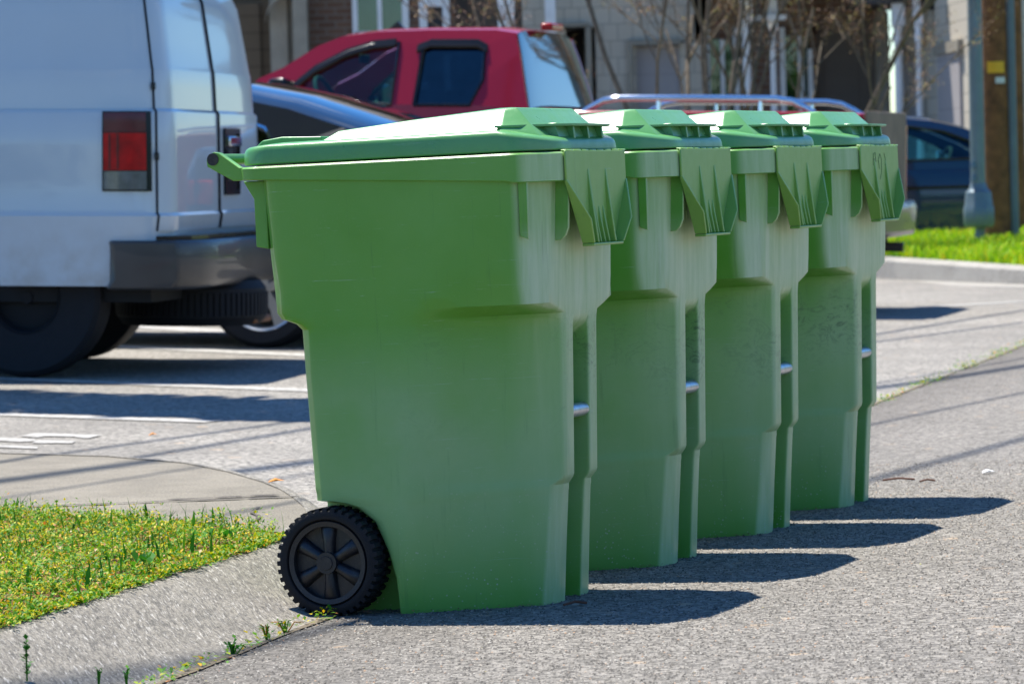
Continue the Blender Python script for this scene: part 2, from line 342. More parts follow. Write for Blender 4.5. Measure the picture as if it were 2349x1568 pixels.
class MB:
    def __init__(s): s.v = []; s.f = []
    def add(s, v, f):
        n = len(s.v); s.v += [tuple(x) for x in v]; s.f += [tuple(i + n for i in q) for q in f]; return s
    def box(s, a, b):
        (x0, y0, z0), (x1, y1, z1) = a, b
        return s.add([(x0, y0, z0), (x1, y0, z0), (x1, y1, z0), (x0, y1, z0), (x0, y0, z1), (x1, y0, z1), (x1, y1, z1), (x0, y1, z1)],
                     [(0, 3, 2, 1), (4, 5, 6, 7), (0, 1, 5, 4), (1, 2, 6, 5), (2, 3, 7, 6), (3, 0, 4, 7)])
    def hexa(s, p): return s.add(p, [(0, 3, 2, 1), (4, 5, 6, 7), (0, 1, 5, 4), (1, 2, 6, 5), (2, 3, 7, 6), (3, 0, 4, 7)])
    def loft(s, secs, closed=True, cap=True):
        n = len(secs[0]); v = [p for q in secs for p in q]; f = []
        for i in range(len(secs) - 1):
            for j in range(n if closed else n - 1):
                k = (j + 1) % n; f.append((i * n + j, i * n + k, (i + 1) * n + k, (i + 1) * n + j))
        if cap and closed: f.append(tuple(range(n))[::-1]); f.append(tuple((len(secs) - 1) * n + j for j in range(n)))
        return s.add(v, f)
    def tube(s, path, r, n=8, cap=True):
        path = [Vector(p) for p in path]; rs = r if isinstance(r, (list, tuple)) else [r] * len(path); secs = []; ref = None
        for i, p in enumerate(path):
            d = (path[min(i + 1, len(path) - 1)] - path[max(i - 1, 0)]).normalized()
            if ref is None: ref = Vector((0, 0, 1)) if abs(d.z) < .9 else Vector((1, 0, 0))
            x = (ref - d * ref.dot(d)); x = x.normalized() if x.length > 1e-4 else d.orthogonal().normalized(); ref = x; y = d.cross(x)
            secs.append([p + (x * math.cos(2 * math.pi * k / n) + y * math.sin(2 * math.pi * k / n)) * rs[i] for k in range(n)])
        return s.loft(secs, True, cap)
    def plate(s, poly, axis, a, b):                    # 2-D polygon pushed through from a to b along axis
        def mk(p, t):
            return {'x': (t, p[0], p[1]), 'y': (p[0], t, p[1]), 'z': (p[0], p[1], t)}[axis]
        return s.loft([[mk(p, a) for p in poly], [mk(p, b) for p in poly]])
    def lathe(s, prof, c, axis='y', n=32, closed=True): # profile of (radius, offset along axis)
        secs = []
        for k in range(n):
            t = 2 * math.pi * k / n; cs, sn = math.cos(t), math.sin(t)
            secs.append([(c[0] + r * cs, c[1] + o, c[2] + r * sn) if axis == 'y' else (c[0] + r * cs, c[1] + r * sn, c[2] + o) if axis == 'z'
                         else (c[0] + o, c[1] + r * cs, c[2] + r * sn) for r, o in prof])
        m = len(prof); v = [p for q in secs for p in q]; f = []
        for i in range(n):
            i2 = (i + 1) % n
            for j in range(m if closed else m - 1):
                k = (j + 1) % m; f.append((i * m + j, i * m + k, i2 * m + k, i2 * m + j))
        return s.add(v, f)
    def disc(s, c, r0_, o0, r1, o1, axis='y', n=24):   # frustum with caps
        return s.loft([[((c[0] + r * math.cos(2 * math.pi * k / n), c[1] + o, c[2] + r * math.sin(2 * math.pi * k / n)) if axis == 'y' else
                         (c[0] + r * math.cos(2 * math.pi * k / n), c[1] + r * math.sin(2 * math.pi * k / n), c[2] + o)) for k in range(n)] for r, o in ((r0_, o0), (r1, o1))])
    def build(s, name, mat, parent=None, smooth=None, loc=None): return link(name, s.v, s.f, MT[mat] if isinstance(mat, str) else mat, parent, smooth, loc)
def bevel(o, w=.004, seg=2, ang=35):
    m = o.modifiers.new('bevel', 'BEVEL'); m.width = w; m.segments = seg; m.limit_method = 'ANGLE'; m.angle_limit = rad(ang); m.harden_normals = False
    for p in o.data.polygons: p.use_smooth = True
    o.data.set_sharp_from_angle(angle=rad(40)); return o
def fillet(poly, radii, n=4):
    out = []; N = len(poly)
    for i in range(N):
        B = Vector(poly[i]); r = radii[i]
        if r <= 0: out.append(tuple(B)); continue
        A, C = Vector(poly[i - 1]), Vector(poly[(i + 1) % N]); da, dc = A - B, C - B
        d1 = min(r, .47 * da.length); d2 = min(r, .47 * dc.length)
        p = B + (da.normalized() * d1 if da.length > 1e-7 else da); q = B + (dc.normalized() * d2 if dc.length > 1e-7 else dc)
        for k in range(n):
            t = k / (n - 1); out.append(tuple(p * (1 - t) ** 2 + B * 2 * t * (1 - t) + q * t * t))
    return out
def interp(tab, x):
    if x <= tab[0][0]: return list(tab[0][1:])
    for a, b in zip(tab, tab[1:]):
        if x <= b[0]:
            t = (x - a[0]) / (b[0] - a[0]) if b[0] > a[0] else 1
            return [p + (q - p) * t for p, q in zip(a[1:], b[1:])]
    return list(tab[-1][1:])
def poly_fill(outer, holes, fmap):                     # flat panel with holes, mapped to 3-D
    bm = bmesh.new()
    for loop in [outer] + holes:
        vs = [bm.verts.new((p[0], p[1], 0)) for p in loop]
        for i in range(len(vs)): bm.edges.new((vs[i], vs[(i + 1) % len(vs)]))
    bmesh.ops.triangle_fill(bm, use_beauty=True, use_dissolve=False, edges=bm.edges[:])
    bm.verts.index_update(); v = [fmap(q.co.x, q.co.y) for q in bm.verts]; f = [[q.index for q in fc.verts] for fc in bm.faces]; bm.free(); return v, f
def solid(o, t, off=-1):
    m = o.modifiers.new('solid', 'SOLIDIFY'); m.thickness = t; m.offset = off; return o

# ------------------------------------------------------------------ setting: ground, road, lot, island, kerb
def seam(t, s=0.0): p = P0 + SD * t + NL * s; return p.x, p.y
tag(link('ground', [(-900, -900, -.12), (900, -900, -.12), (900, 1500, -.12), (-900, 1500, -.12)], [(0, 1, 2, 3)], MT['ground']), kind='structure')
def sheet(name, ss, ts, mat):
    v = [(*seam(t, s), H(*seam(t, s + (1e-6 if ss[-1] > 0 else -1e-6)))) for s in ss for t in ts]; n = len(ts)
    f = [(i * n + j, i * n + j + 1, (i + 1) * n + j + 1, (i + 1) * n + j) for i in range(len(ss) - 1) for j in range(n - 1)]
    return tag(link(name, v, f, MT[mat]), kind='structure')
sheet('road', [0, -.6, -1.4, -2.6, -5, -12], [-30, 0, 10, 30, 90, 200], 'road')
sheet('parking_lot', [0, 2, 6, 14, 32], [-30, 0, 10, 30, 90], 'lot')
# island: slab with rounded nose, rolled kerb round it
kl = [seam(t, .36) for t in (-12, -6, -3, -1.5, -.6, .3, .8)]
nose = [(-.575, 9.62), (-.535, 9.9), (-.53, 10.15), (-.555, 10.42), (-.603, 10.74), (-.655, 11.03), (-.725, 11.32), (-.86, 11.76), (-1.03, 12.18), (-1.32, 12.58), (-1.74, 12.88), (-2.5, 13.16), (-4, 13.5), (-9, 14.4)]
bound = kl + nose
NK = len(kl)
slabv = bound + [(-14, 14), (-14, -3)]
tag(MB().plate(slabv, 'z', -.1, .1).build('pavement', 'walk'), kind='structure')
prof = [(-.14, .0), (0, .0), (.08, -.004), (.22, -.018), (.45, -.050), (.68, -.082), (.88, -.0945), (1.0, -.0975), (1.03, -.16)]
secs = []
for i, p in enumerate(bound):
    a = Vector(bound[max(i - 1, 0)]); b = Vector(bound[min(i + 1, len(bound) - 1)]); d = (b - a).normalized(); nrm = Vector((d.y, -d.x))
    w = .365 if i < NK else max(.15, .365 - .07 * (i - NK + 1))
    sec = []
    for q, dz in prof:
        x, y = p[0] + nrm.x * (q - .02) * w, p[1] + nrm.y * (q - .02) * w
        top = .1025 + dz
        g = H(x, y); sec.append((x, y, max(top, g - .10) if q < 1.02 else g - .15) if q < .85 else (x, y, g + .0012 if q < 1.01 else g - .15))
    secs.append(sec)
tag(MB().loft(secs, closed=False, cap=False).build('kerb', 'kerb', smooth=50), kind='structure')
# joints and cracks in the pavement
def ribbon(pts, w, z=None, dz=.004):
    v = []; f = []
    for i, p in enumerate(pts):
        a = Vector(pts[max(i - 1, 0)][:2]); b = Vector(pts[min(i + 1, len(pts) - 1)][:2]); d = (b - a).normalized(); n = Vector((-d.y, d.x)); ww = w[i] if isinstance(w, (list, tuple)) else w
        for sg in (-1, 1):
            x, y = p[0] + n.x * sg * ww / 2, p[1] + n.y * sg * ww / 2; v.append((x, y, (H(x, y) if z is None else z) + dz))
    for i in range(len(pts) - 1): f.append((2 * i, 2 * i + 1, 2 * i + 3, 2 * i + 2))
    return v, f
def wobble(a, b, n, amp): return [(a[0] + (b[0] - a[0]) * i / n + random.uniform(-amp, amp), a[1] + (b[1] - a[1]) * i / n + random.uniform(-amp, amp)) for i in range(n + 1)]
mb = MB()
def px(x, y, z=.1): g = gpt(x, y, z); return (g.x, g.y)
for pts, w in ((wobble(px(-60, 1168), px(690, 1140), 40, .006), [random.uniform(.008, .04) for _ in range(41)]), (wobble(px(380, 1148), px(640, 1136), 16, .008), [random.uniform(.005, .045) for _ in range(17)]),
               (wobble(px(590, 1165), px(578, 1205), 10, .012), [random.uniform(.005, .014) for _ in range(11)])):
    mb.add(*ribbon(pts, w, .1))
tag(mb.build('pavement_joint', 'crack'), kind='structure')
mb = MB(); pts = [seam(t, .0) for t in np.linspace(-4, 42, 160)]
mb.add(*ribbon(pts, [random.uniform(.004, .03) for _ in pts], None, .003)); tag(mb.build('road_seam', 'dust'), kind='structure')
# painted lines and the stall number
mb = MB()
def gp2(x, y): g = gpt(x, y); return (g.x, g.y)
for a, b, w in (((-400, 938), (490, 968), .14), ((-300, 858), (780, 899), .17), ((60, 786), (800, 820), .2), ((100, 734), (640, 770), .3), ((2010, 712), (2420, 688), .12)):
    A, B = gp2(*a), gp2(*b); mb.add(*ribbon([(A[0] + (B[0] - A[0]) * k / 12, A[1] + (B[1] - A[1]) * k / 12) for k in range(13)], w))
for quad in ([(46, 1002), (80, 995), (235, 999), (205, 1006), (190, 1006), (170, 1003), (100, 1002), (85, 1005)], [(-70, 1003), (78, 1008), (82, 1013), (50, 1015), (-70, 1010)], [(85, 1011), (175, 1013), (165, 1018), (72, 1018)],
             [(-70, 1019), (86, 1026), (86, 1031), (-70, 1025)]):
    P = [gpt(*q) for q in quad]; mb.add([(p.x, p.y, H(p.x, p.y) + .004) for p in P], [tuple(range(len(P)))])
tag(mb.build('road_markings', 'line'), kind='structure')

# ------------------------------------------------------------------ the wheeled bins
BA, BT = rad(21.3), rad(1.3)
def body_bin(parent):
    #       w     uf   vp    u4   v4    u5   v5    uf-uc  ub     vback  ua    va    vin
    T = [(0.00, .462, .095, .446, .146, .17, .296, .050, -.045, .215, .158, .298, .215),
         (.012, .463, .095, .447, .147, .17, .300, .050, -.047, .220, .156, .302, .217),
         (.087, .469, .094, .454, .140, .18, .302, .055, -.049, .222, .150, .304, .222),
         (.150, .474, .093, .460, .136, .19, .303, .060, -.051, .222, .131, .304, .222),
         (.216, .480, .092, .466, .132, .20, .304, .065, -.053, .222, .101, .305, .222),
         (.250, .483, .092, .469, .130, .205, .304, .070, -.054, .222, .057, .305, .222),
         (.261, .484, .092, .470, .129, .207, .305, .072, -.055, .222, .015, .305, .222),
         (.265, .485, .092, .471, .129, .208, .305, .074, -.055, .265, -.02, .305, .295),
         (.278, .486, .093, .472, .128, .209, .305, .076, -.055, .265, -.02, .305, .296),
         (.292, .497, .101, .491, .112, .21, .305, .056, -.056, .27, -.02, .305, .298),
         (.300, .500, .100, .495, .109, .21, .305, .095, -.056, .27, -.02, .305, .298),
         (.560, .510, .100, .506, .112, .245, .305, .10, -.066, .27, -.03, .306, .30),
         (.640, .513, .100, .509, .113, .255, .305, .010, -.069, .27, -.03, .306, .30),
         (.655, .514, .102, .509, .116, .26, .305, .001, -.070, .27, -.03, .306, .30),
         (.668, .515, .108, .506, .128, .27, .3055, .000, -.082, .27, -.05, .306, .30),
         (.680, .516, .150, .498, .205, .28, .306, .000, -.128, .25, -.09, .306, .285),
         (.694, .517, .190, .486, .288, .30, .306, .000, -.140, .25, -.10, .306, .282),
         (.740, .519, .198, .480, .298, .30, .307, .000, -.143, .25, -.10, .307, .282),
         (.830, .523, .200, .478, .302, .30, .309, .000, -.148, .25, -.11, .309, .285),
         (1.00, .532, .200, .478, .305, .30, .312, .000, -.158, .25, -.12, .312, .288)]
    secs = []
    ws = sorted(set([t[0] for t in T] + [.05, .12, .185, .235, .256, .285, .35, .42, .5, .6, .62, .662, .674, .687, .72, .78, .9]))
    for w in ws:
        uf, vp, u4, v4, u5, v5, dc, ub, vb, ua, va, vin = interp(T, w)
        half = [(uf - dc, 0), (uf - dc, .045), (uf, .05), (uf, vp), (u4, v4), (u5, v5), (.162, max(v5, va)), (ua if w < .263 else min(ua, .1), va), (ua - .008, vin), (ub, min(vin, vb) if w < .263 else vb), (ub, 0)]
        rr = [0, .008, .007, .007 if w < .66 else .014, .008 if w < .66 else .03, .12, 0, .03 if w < .263 else .05, .02 if w < .263 else .06, .03, 0]
        poly = [(u, -v) for u, v in half] + [(u, v) for u, v in half[-2:0:-1]]
        radii = rr + rr[-2:0:-1]
        secs.append([(p[0], p[1], w) for p in fillet(poly, radii, 5)])
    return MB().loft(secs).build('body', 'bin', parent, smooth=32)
def make_bin():
    root = empty('wheeled_bin', (0, 0, 0))
    body_bin(root)
    # small moulded ribs and gussets below the rim
    for sg in (-1, 1):
        mb = MB(); mb.plate([(.486, .845), (.506, .838), (.508, .97), (.486, .97)], 'y', sg * .286 - .006, sg * .286 + .006); bevel(mb.build('rib', 'bin', root), .002)
        mb = MB(); mb.plate([(.50, .97), (.562, .97), (.556, .86), (.548, .842), (.536, .832), (.50, .83)], 'y', sg * .165 - .005, sg * .165 + .005); bevel(mb.build('gusset', 'bin', root), .002)
        mb = MB(); mb.plate([(-.196, .998), (-.171, .957), (-.171, .848), (-.140, .842), (-.140, .998)], 'y', sg * .262 - .006, sg * .262 + .006); bevel(mb.build('rear_fin', 'bin', root), .002)
    # rim band
    def rimplan(off):
        half = [(.562 + off, 0), (.562 + off, .20 + off * .4), (.498 + off * .6, .32 + off), (-.16 - off, .32 + off), (-.19 - off, .30 + off), (-.19 - off, 0)]
        poly = [(u, -v) for u, v in half] + [(u, v) for u, v in half[-2:0:-1]]
        rr = [0, .02, .03, .02, .02, 0]; return fillet(poly, rr + rr[-2:0:-1], 4)
    def wb(u): return interp([(-.2, 1.0), (.335, .993), (.49, .964), (.6, .964)], u)[0]
    A, Bm, Ci = rimplan(0), rimplan(-.03), rimplan(-.004)
    secs = [[(x, y, 1.026) for x, y in A], [(x, y, 1.030) for x, y in Ci], [(x, y, 1.030) for x, y in Bm], [(x, y, wb(x) + .012) for x, y in Bm], [(x, y, wb(x)) for x, y in Ci], [(x, y, wb(x) + .002) for x, y in A]]
    mb = MB(); mb.loft(secs + [secs[0]], True, False); mb.build('rim', 'bin', root, smooth=40)
    # rear handle: two arms and a tube with black end caps
    mb = MB()
    for sg in (-1, 1):
        mb.plate([(-.150, 1.0005), (-.150, 1.0295), (-.188, 1.0305), (-.238, 1.066), (-.250, 1.069), (-.262, 1.064), (-.270, 1.052), (-.269, 1.036), (-.205, 1.0005)], 'y', sg * .291 - .011, sg * .291 + .011)
    mb.tube([(-.253, -.28, 1.052), (-.253, .28, 1.052)], .0125, 14); bevel(mb.build('handle', 'bin', root), .002)
    for sg in (-1, 1):
        mb = MB(); mb.disc((-.253, sg * .291, 1.052), .0142, -.0135 if sg < 0 else .009, .0142, -.009 if sg < 0 else .0135, n=20); mb.build('handle_cap', 'hub', root, smooth=40)
    # lifting bracket on the front
    mb = MB()
    mb.plate([(-.198, 1.0315), (.198, 1.0315), (.198, .966), (.098, .822), (-.098, .822), (-.198, .966)], 'x', .5625, .5685)
    for sg in (-1, 1):
        p = [Vector((.5685, sg * .198, .966)), Vector((.5685, sg * .098, .822))]
        ns = []
        for t, d in ((0, .001), (.3, .016), (.62, .032), (1.0, .024)):
            c = p[0].lerp(p[1], t); ns.append([(c.x - .006, c.y - .004, c.z), (c.x - .006, c.y + .004, c.z), (c.x + d, c.y + .004, c.z), (c.x + d, c.y - .004, c.z)])
        mb.loft(ns)
        mb.hexa([(.564, sg * .058 - .004, .99), (.5695, sg * .058 - .004, .99), (.5695, sg * .058 + .004, .99), (.564, sg * .058 + .004, .99)][::1] + [(.564, sg * .058 - .004, .822), (.588, sg * .058 - .004, .822), (.588, sg * .058 + .004, .822), (.564, sg * .058 + .004, .822)])
    for v in (-.026, .002, .030): mb.hexa([(.564, v - .003, .905), (.5695, v - .003, .905), (.5695, v + .003, .905), (.564, v + .003, .905), (.564, v - .003, .822), (.583, v - .003, .822), (.583, v + .003, .822), (.564, v + .003, .822)])
    mb.hexa([(.562, -.101, .815), (.590, -.100, .815), (.590, .100, .815), (.562, .101, .815), (.562, -.101, .8215), (.591, -.100, .8215), (.591, .100, .8215), (.562, .101, .8215)])
    for k in range(8): mb.box((.552, -.19 + k * .05, 1.0302), (.5688, -.19 + k * .05 + .043, 1.0345))
    bevel(mb.build('lift_bracket', 'bracket', root), .0022)
    # front grab bar
    mb = MB(); mb.tube([(.488, -.058, .440), (.488, .052, .440)], .0165, 14); mb.build('catch_bar', 'zinc', root, smooth=40)
    # lid
    def lidplan(off):
        half = [(.553 + off, 0), (.553 + off, .20 + off * .4), (.488 + off * .6, .306 + off), (-.15 - off, .306 + off), (-.192 - off, .28 + off), (-.192 - off, 0)]
        poly = [(u, -v) for u, v in half] + [(u, v) for u, v in half[-2:0:-1]]
        rr = [0, .04, .04, .03, .03, 0]; return fillet(poly, rr + rr[-2:0:-1], 5)
    def wt(u): return interp([(-.2, 1.074), (-.1, 1.081), (.44, 1.083), (.53, 1.064), (.56, 1.058)], u)[0]
    L0 = lidplan(0); secs = [[(x, y, 1.0335) for x, y in L0]]
    for o_, dz in ((-.001, -.014), (-.004, -.005), (-.010, -.001), (-.018, 0)): secs.append([(x, y, wt(x) + dz) for x, y in lidplan(o_)])
    secs.append([(x * .94 + .01, y * .86, wt(x * .94 + .01) + .002) for x, y in lidplan(-.018)])
    mb = MB(); mb.loft(secs)
    base = [(-.005, -.255, 1.0800), (.20, -.262, 1.080), (.44, -.262, 1.080), (.522, -.215, 1.060), (.522, .215, 1.060), (.44, .262, 1.080), (.20, .262, 1.080), (-.005, .255, 1.080)]
    top = [(.03, -.228, 1.1025), (.20, -.211, 1.118), (.425, -.192, 1.1335), (.450, -.180, 1.134), (.450, .180, 1.134), (.425, .192, 1.1335), (.20, .211, 1.118), (.03, .228, 1.1025)]
    low = [tuple(Vector(b).lerp(Vector(t), .28)) for b, t in zip(base, top)]; hi = [tuple(Vector(b).lerp(Vector(t), .86)) for b, t in zip(base, top)]
    cen = (.22, 0); inn = [(x + (cen[0] - x) * .09, y * .9, z + .0015) for x, y, z in top]
    mb.loft([base, low, hi, top, inn])
    mb.loft([[(-.185, v, w), (-.17, v, w + .012), (-.12, v, w + .018), (-.02, v, w + .014), (-.02, v, w - .02), (-.185, v, w - .02)] for v, w in ((-.21, 1.079), (.21, 1.079))])
    lid = mb.build('lid', 'lid', root); bevel(lid, .006, 3, 24)
    # lid handle lip with ribbed block below
    mb = MB()
    mb.plate([(.425, -.262), (.47, -.225), (.515, -.15), (.545, -.10), (.552, 0), (.548, .10), (.545, .17), (.515, .235), (.47, .262), (.44, .25), (.46, .20), (.47, 0), (.455, -.2), (.43, -.235)], 'z', 1.0885, 1.0945)
    mb.hexa([(.45, -.15, 1.05), (.533, -.135, 1.057), (.533, .155, 1.057), (.45, .17, 1.05), (.45, -.15, 1.0886), (.522, -.135, 1.0886), (.522, .155, 1.0886), (.45, .17, 1.0886)])
    for v in (-.062, .032, .125): mb.hexa([(.51, v - .005, 1.056), (.543, v - .005, 1.056), (.543, v + .005, 1.056), (.51, v + .005, 1.056), (.51, v - .005, 1.0887), (.540, v - .005, 1.0887), (.540, v + .005, 1.0887), (.51, v + .005, 1.0887)])
    for v in (-.10, .11): mb.box((.500, v - .022, 1.0940), (.522, v + .022, 1.0965))
    bevel(mb.build('lid_handle', 'lid', lid), .002)
    # wheels
    for sg in (-1, 1):
        c = (0, 0, 0); mb = MB()
        mb.disc(c, .096, -.0175, .096, .026, n=36)
        ring = [(.083, -.038), (.094, -.040), (.0965, -.034), (.0965, .03), (.083, .03)]
        mb.lathe(ring, c, n=48)
        mb.disc(c, .026, -.017, .0245, -.044, n=24); mb.disc(c, .0165, -.043, .015, -.0465, n=20)
        for k in range(6):
            t = math.pi / 2 + k * math.pi / 3; d = Vector((math.cos(t), 0, math.sin(t))); tn = Vector((-math.sin(t), 0, math.cos(t))); secs = []
            for q, wd, hh in ((.018, .0125, .020), (.05, .0155, .021), (.076, .0195, .018), (.087, .021, .010)):
                cc = d * q + Vector((0, -.0165, 0)); secs.append([cc + tn * (wd * math.cos(a)) + Vector((0, -hh * math.sin(a), 0)) for a in np.linspace(0, math.pi, 9)])
            mb.loft(secs)
        wh = mb.build('wheel', 'hub', root, smooth=42)
        wh.location = (0, sg * .301, .1282); wh.rotation_euler = (0, 0.0, 0 if sg < 0 else math.pi)
        mb = MB(); mb.lathe([(.0965, -.034), (.100, -.041), (.108, -.043), (.1165, -.040), (.1185, -.030), (.119, 0), (.1185, .030), (.1165, .04), (.100, .041), (.0965, .034)], c, n=64)
        for k in range(40):
            t = 2 * math.pi * k / 40
            for side, dt in ((-1, 0), (1, math.pi / 40)):
                tt = t + dt; d = Vector((math.cos(tt), 0, math.sin(tt))); tn = Vector((-math.sin(tt), 0, math.cos(tt))); y0, y1 = (-.0425, -.004) if side < 0 else (.004, .0425)
                pts = [];
                for rr_, yy, ww in ((.112, y0 + .001 if side < 0 else y0, .0058), (.112, y1, .0058), (.1238, y1 - (.002 if side > 0 else 0), .0050), (.1238, y0 + (.004 if side < 0 else 0), .0050)):
                    for s2 in (-1, 1): pts.append(d * (rr_ * 1.006) + Vector((0, yy, 0)) + tn * ww * s2)
                mb.add(pts, [(0, 1, 3, 2), (2, 3, 5, 4), (4, 5, 7, 6), (6, 7, 1, 0), (0, 2, 4, 6), (1, 7, 5, 3)])
        mb.build('tyre', 'rubber', wh, smooth=35)
    mb = MB(); mb.tube([(0, -.27, .1275), (0, .27, .1275)], .010, 10); mb.build('axle', 'zinc', root, smooth=40)
    return root
def copy_tree(o, parent=None):
    c = o.copy(); col.objects.link(c); c.parent = parent
    for ch in list(o.children): copy_tree(ch, c)
    return c
proto = make_bin()
bins = []
LAB = ['green wheeled bin nearest the camera, its whole side and black wheel in view', 'second green wheeled bin of the row, right behind the nearest one',
       'third green wheeled bin of the row, with dark smudges on its front', 'farthest green wheeled bin of the row, with faint marker scrawl on its front bracket']
for i, (dx, dy) in enumerate(((0, 0), (.291, .771), (.581, 1.505), (.862, 2.226))):
    o = proto if i == 0 else copy_tree(proto)
    x, y = -.305 + dx, 8.973 + dy; o.location = (x, y, H(x, y) - .008)
    o.rotation_mode = 'XYZ'; o.rotation_euler = (0, -BT, -BA + (0, .004, -.006, .005)[i]); tag(o, LAB[i], 'wheeled bin', 'green wheeled bins lined up at the kerb'); bins.append(o)
bpy.context.view_layer.update()
mb = MB()
for st in ([(-.075, .975), (-.068, 1.008), (-.05, 1.012), (-.045, .985)], [(-.07, .992), (-.047, .993)], [(-.01, .965), (-.02, .99), (0, 1.008), (.016, .99), (.01, .955), (-.008, .935)], [(.045, 1.01), (.06, .985), (.05, .975)], [(-.055, .955), (-.058, .92)]):
    mb.tube([(.5686, a, b) for a, b in st], .0011, 5)
sc_ = mb.build('marker_scrawl', 'ink', bins[3])

# ------------------------------------------------------------------ vehicles
def wheel_parts(root, x, y, r, rim_r, w=.22, spokes=5, mat='alloy', kind='wheel'):
    # tyre with a brake disc and a spoked rim
    mb = MB(); sg = 1 if y > 0 else -1; c = (0, 0, 0)
    mb.lathe([(rim_r, -.07), (rim_r + .004, .085), (r - .03, .11), (r - .006, .095), (r, .05), (r, -.05), (r - .006, -.095), (r - .03, -.11), (rim_r, -.10)], c, n=56)
    wh = mb.build(kind, 'rubber', root, smooth=40)
    m2 = MB(); m2.disc(c, rim_r * .98, -.06, rim_r * .98, .0, n=40); m2.build('brake_disc', 'dark', wh, smooth=40)
    m3 = MB(); m3.lathe([(rim_r * .90, .04), (rim_r * 1.0, .075), (rim_r * 1.005, .088), (rim_r * .95, .08)], c, n=48)
    m3.disc(c, rim_r * .2, .02, rim_r * .17, .06, n=20)
    for k in range(spokes):
        t = 2 * math.pi * k / spokes + .4; d = Vector((math.cos(t), 0, math.sin(t))); tn = Vector((-math.sin(t), 0, math.cos(t)))
        secs = [[d * q + tn * wd + Vector((0, h0, 0)), d * q - tn * wd + Vector((0, h0, 0)), d * q - tn * wd * .8 + Vector((0, h1, 0)), d * q + tn * wd * .8 + Vector((0, h1, 0))] for q, wd, h0, h1 in ((rim_r * .1, rim_r * .12, .0, .055), (rim_r * .55, rim_r * .16, .01, .06), (rim_r * .97, rim_r * .27, .03, .078))]
        m3.loft(secs)
    m3.build('rim', mat, wh, smooth=40)
    wh.location = (x, y, r); wh.rotation_euler = (0, 0, 0 if sg > 0 else math.pi); return wh
def cut(o, cutters):                                   # real openings: boolean evaluated into the mesh, cutters removed
    for c in cutters:
        m = o.modifiers.new('b', 'BOOLEAN'); m.object = c; m.operation = 'DIFFERENCE'; m.solver = 'EXACT'
    bpy.context.view_layer.update(); dg = bpy.context.evaluated_depsgraph_get()
    me = bpy.data.meshes.new_from_object(o.evaluated_get(dg)); o.modifiers.clear(); o.data = me
    for c in cutters: bpy.data.objects.remove(c)
    me.polygons.foreach_set('use_smooth', [True] * len(me.polygons)); me.set_sharp_from_angle(angle=rad(30)); return o
def lower_body(root, name, mat, stations, arches, sill):
    # stations: x, half width, top z, shoulder z, bottom z
    secs = []
    for x, w, zt, zs, zb in stations:
        half = [(0, zb), (w * .86, zb), (w * .965, zb + .05), (w * .99, zb + .18), (w, (zb + zs) * .5 + .05), (w * .985, zs - .05), (w * .955, zs), (w * .90, zs + (zt - zs) * .65), (w * .80, zt), (w * .4, zt + .012), (0, zt + .016)]
        poly = [(y, z) for y, z in half] + [(-y, z) for y, z in half[-2:0:-1]]
        secs.append([(x, y, z) for y, z in poly])
    o = MB().loft(secs).build(name, mat, None, smooth=30)
    cs = []
    for x, r in arches:
        mb = MB(); mb.disc((x, 0, r * .93), r * 1.15, -2, r * 1.15, -.55, n=40); cs.append(mb.build('arch_cut', mat)); mb = MB(); mb.disc((x, 0, r * .93), r * 1.15, .55, r * 1.15, 2, n=40); cs.append(mb.build('arch_cut', mat))
    cut(o, cs); o.parent = root; return o
def greenhouse(root, mat, outline_top, base_z, fy, windows, glass, wind_seg, back_seg, crown=.055, roof_extra=None, seal=None):
    # outline_top: (x,z) from windscreen base over the roof to the rear window base
    poly = list(outline_top) + [(outline_top[-1][0], base_z), (outline_top[0][0], base_z)]
    for sg in (1, -1):
        fm = lambda x, z, s=sg: (x, s * fy(z), z)
        v, f = poly_fill(poly, [w for w in windows], fm); solid(link('side_frame', v, f, MT[mat], root), .03, 0)
        for i, w in enumerate(windows):
            v = [(x, sg * (fy(z) - .004), z) for x, z in w]; link('side_window', v, [tuple(range(len(v)))], MT[glass[i]], root)
            if seal:
                p = [(x, sg * (fy(z) + .016), z) for x, z in w]; m = MB(); m.tube(p + [p[0]], .013, 6, False); m.build('window_seal', seal, root, smooth=60)
    def strip(i0, i1, nm, mt, inset=0, drop=0):
        secs = []
        for x, z in outline_top[i0:i1 + 1]:
            w = fy(z) - inset
            secs.append([(x, w * q, z - drop + crown * (1 - abs(q) ** 5.0)) for q in (-1, -.985, -.96, -.92, -.85, -.7, -.4, 0, .4, .7, .85, .92, .96, .985, 1)])
        o = MB().loft(secs, closed=False, cap=False).build(nm, mt, root, smooth=50); return o
    a, b = wind_seg, back_seg
    strip(0, a, 'windscreen', 'teal', .035); strip(a, b, 'roof', mat); strip(b, len(outline_top) - 1, 'rear_window', 'mirrorglass', .035)
def seats(root, xs, w, z, mat='beige'):
    for x in xs:
        for y in (-w, w):
            mb = MB(); mb.plate([(x + .25, z), (x + .27, z + .14), (x - .18, z + .12), (x - .38, z + .68), (x - .50, z + .66), (x - .33, z)], 'y', y - .23, y + .23)
            mb.plate([(x - .40, z + .72), (x - .38, z + .88), (x - .46, z + .90), (x - .52, z + .74)], 'y', y - .13, y + .13); bevel(mb.build('seat', mat, root), .03, 3)
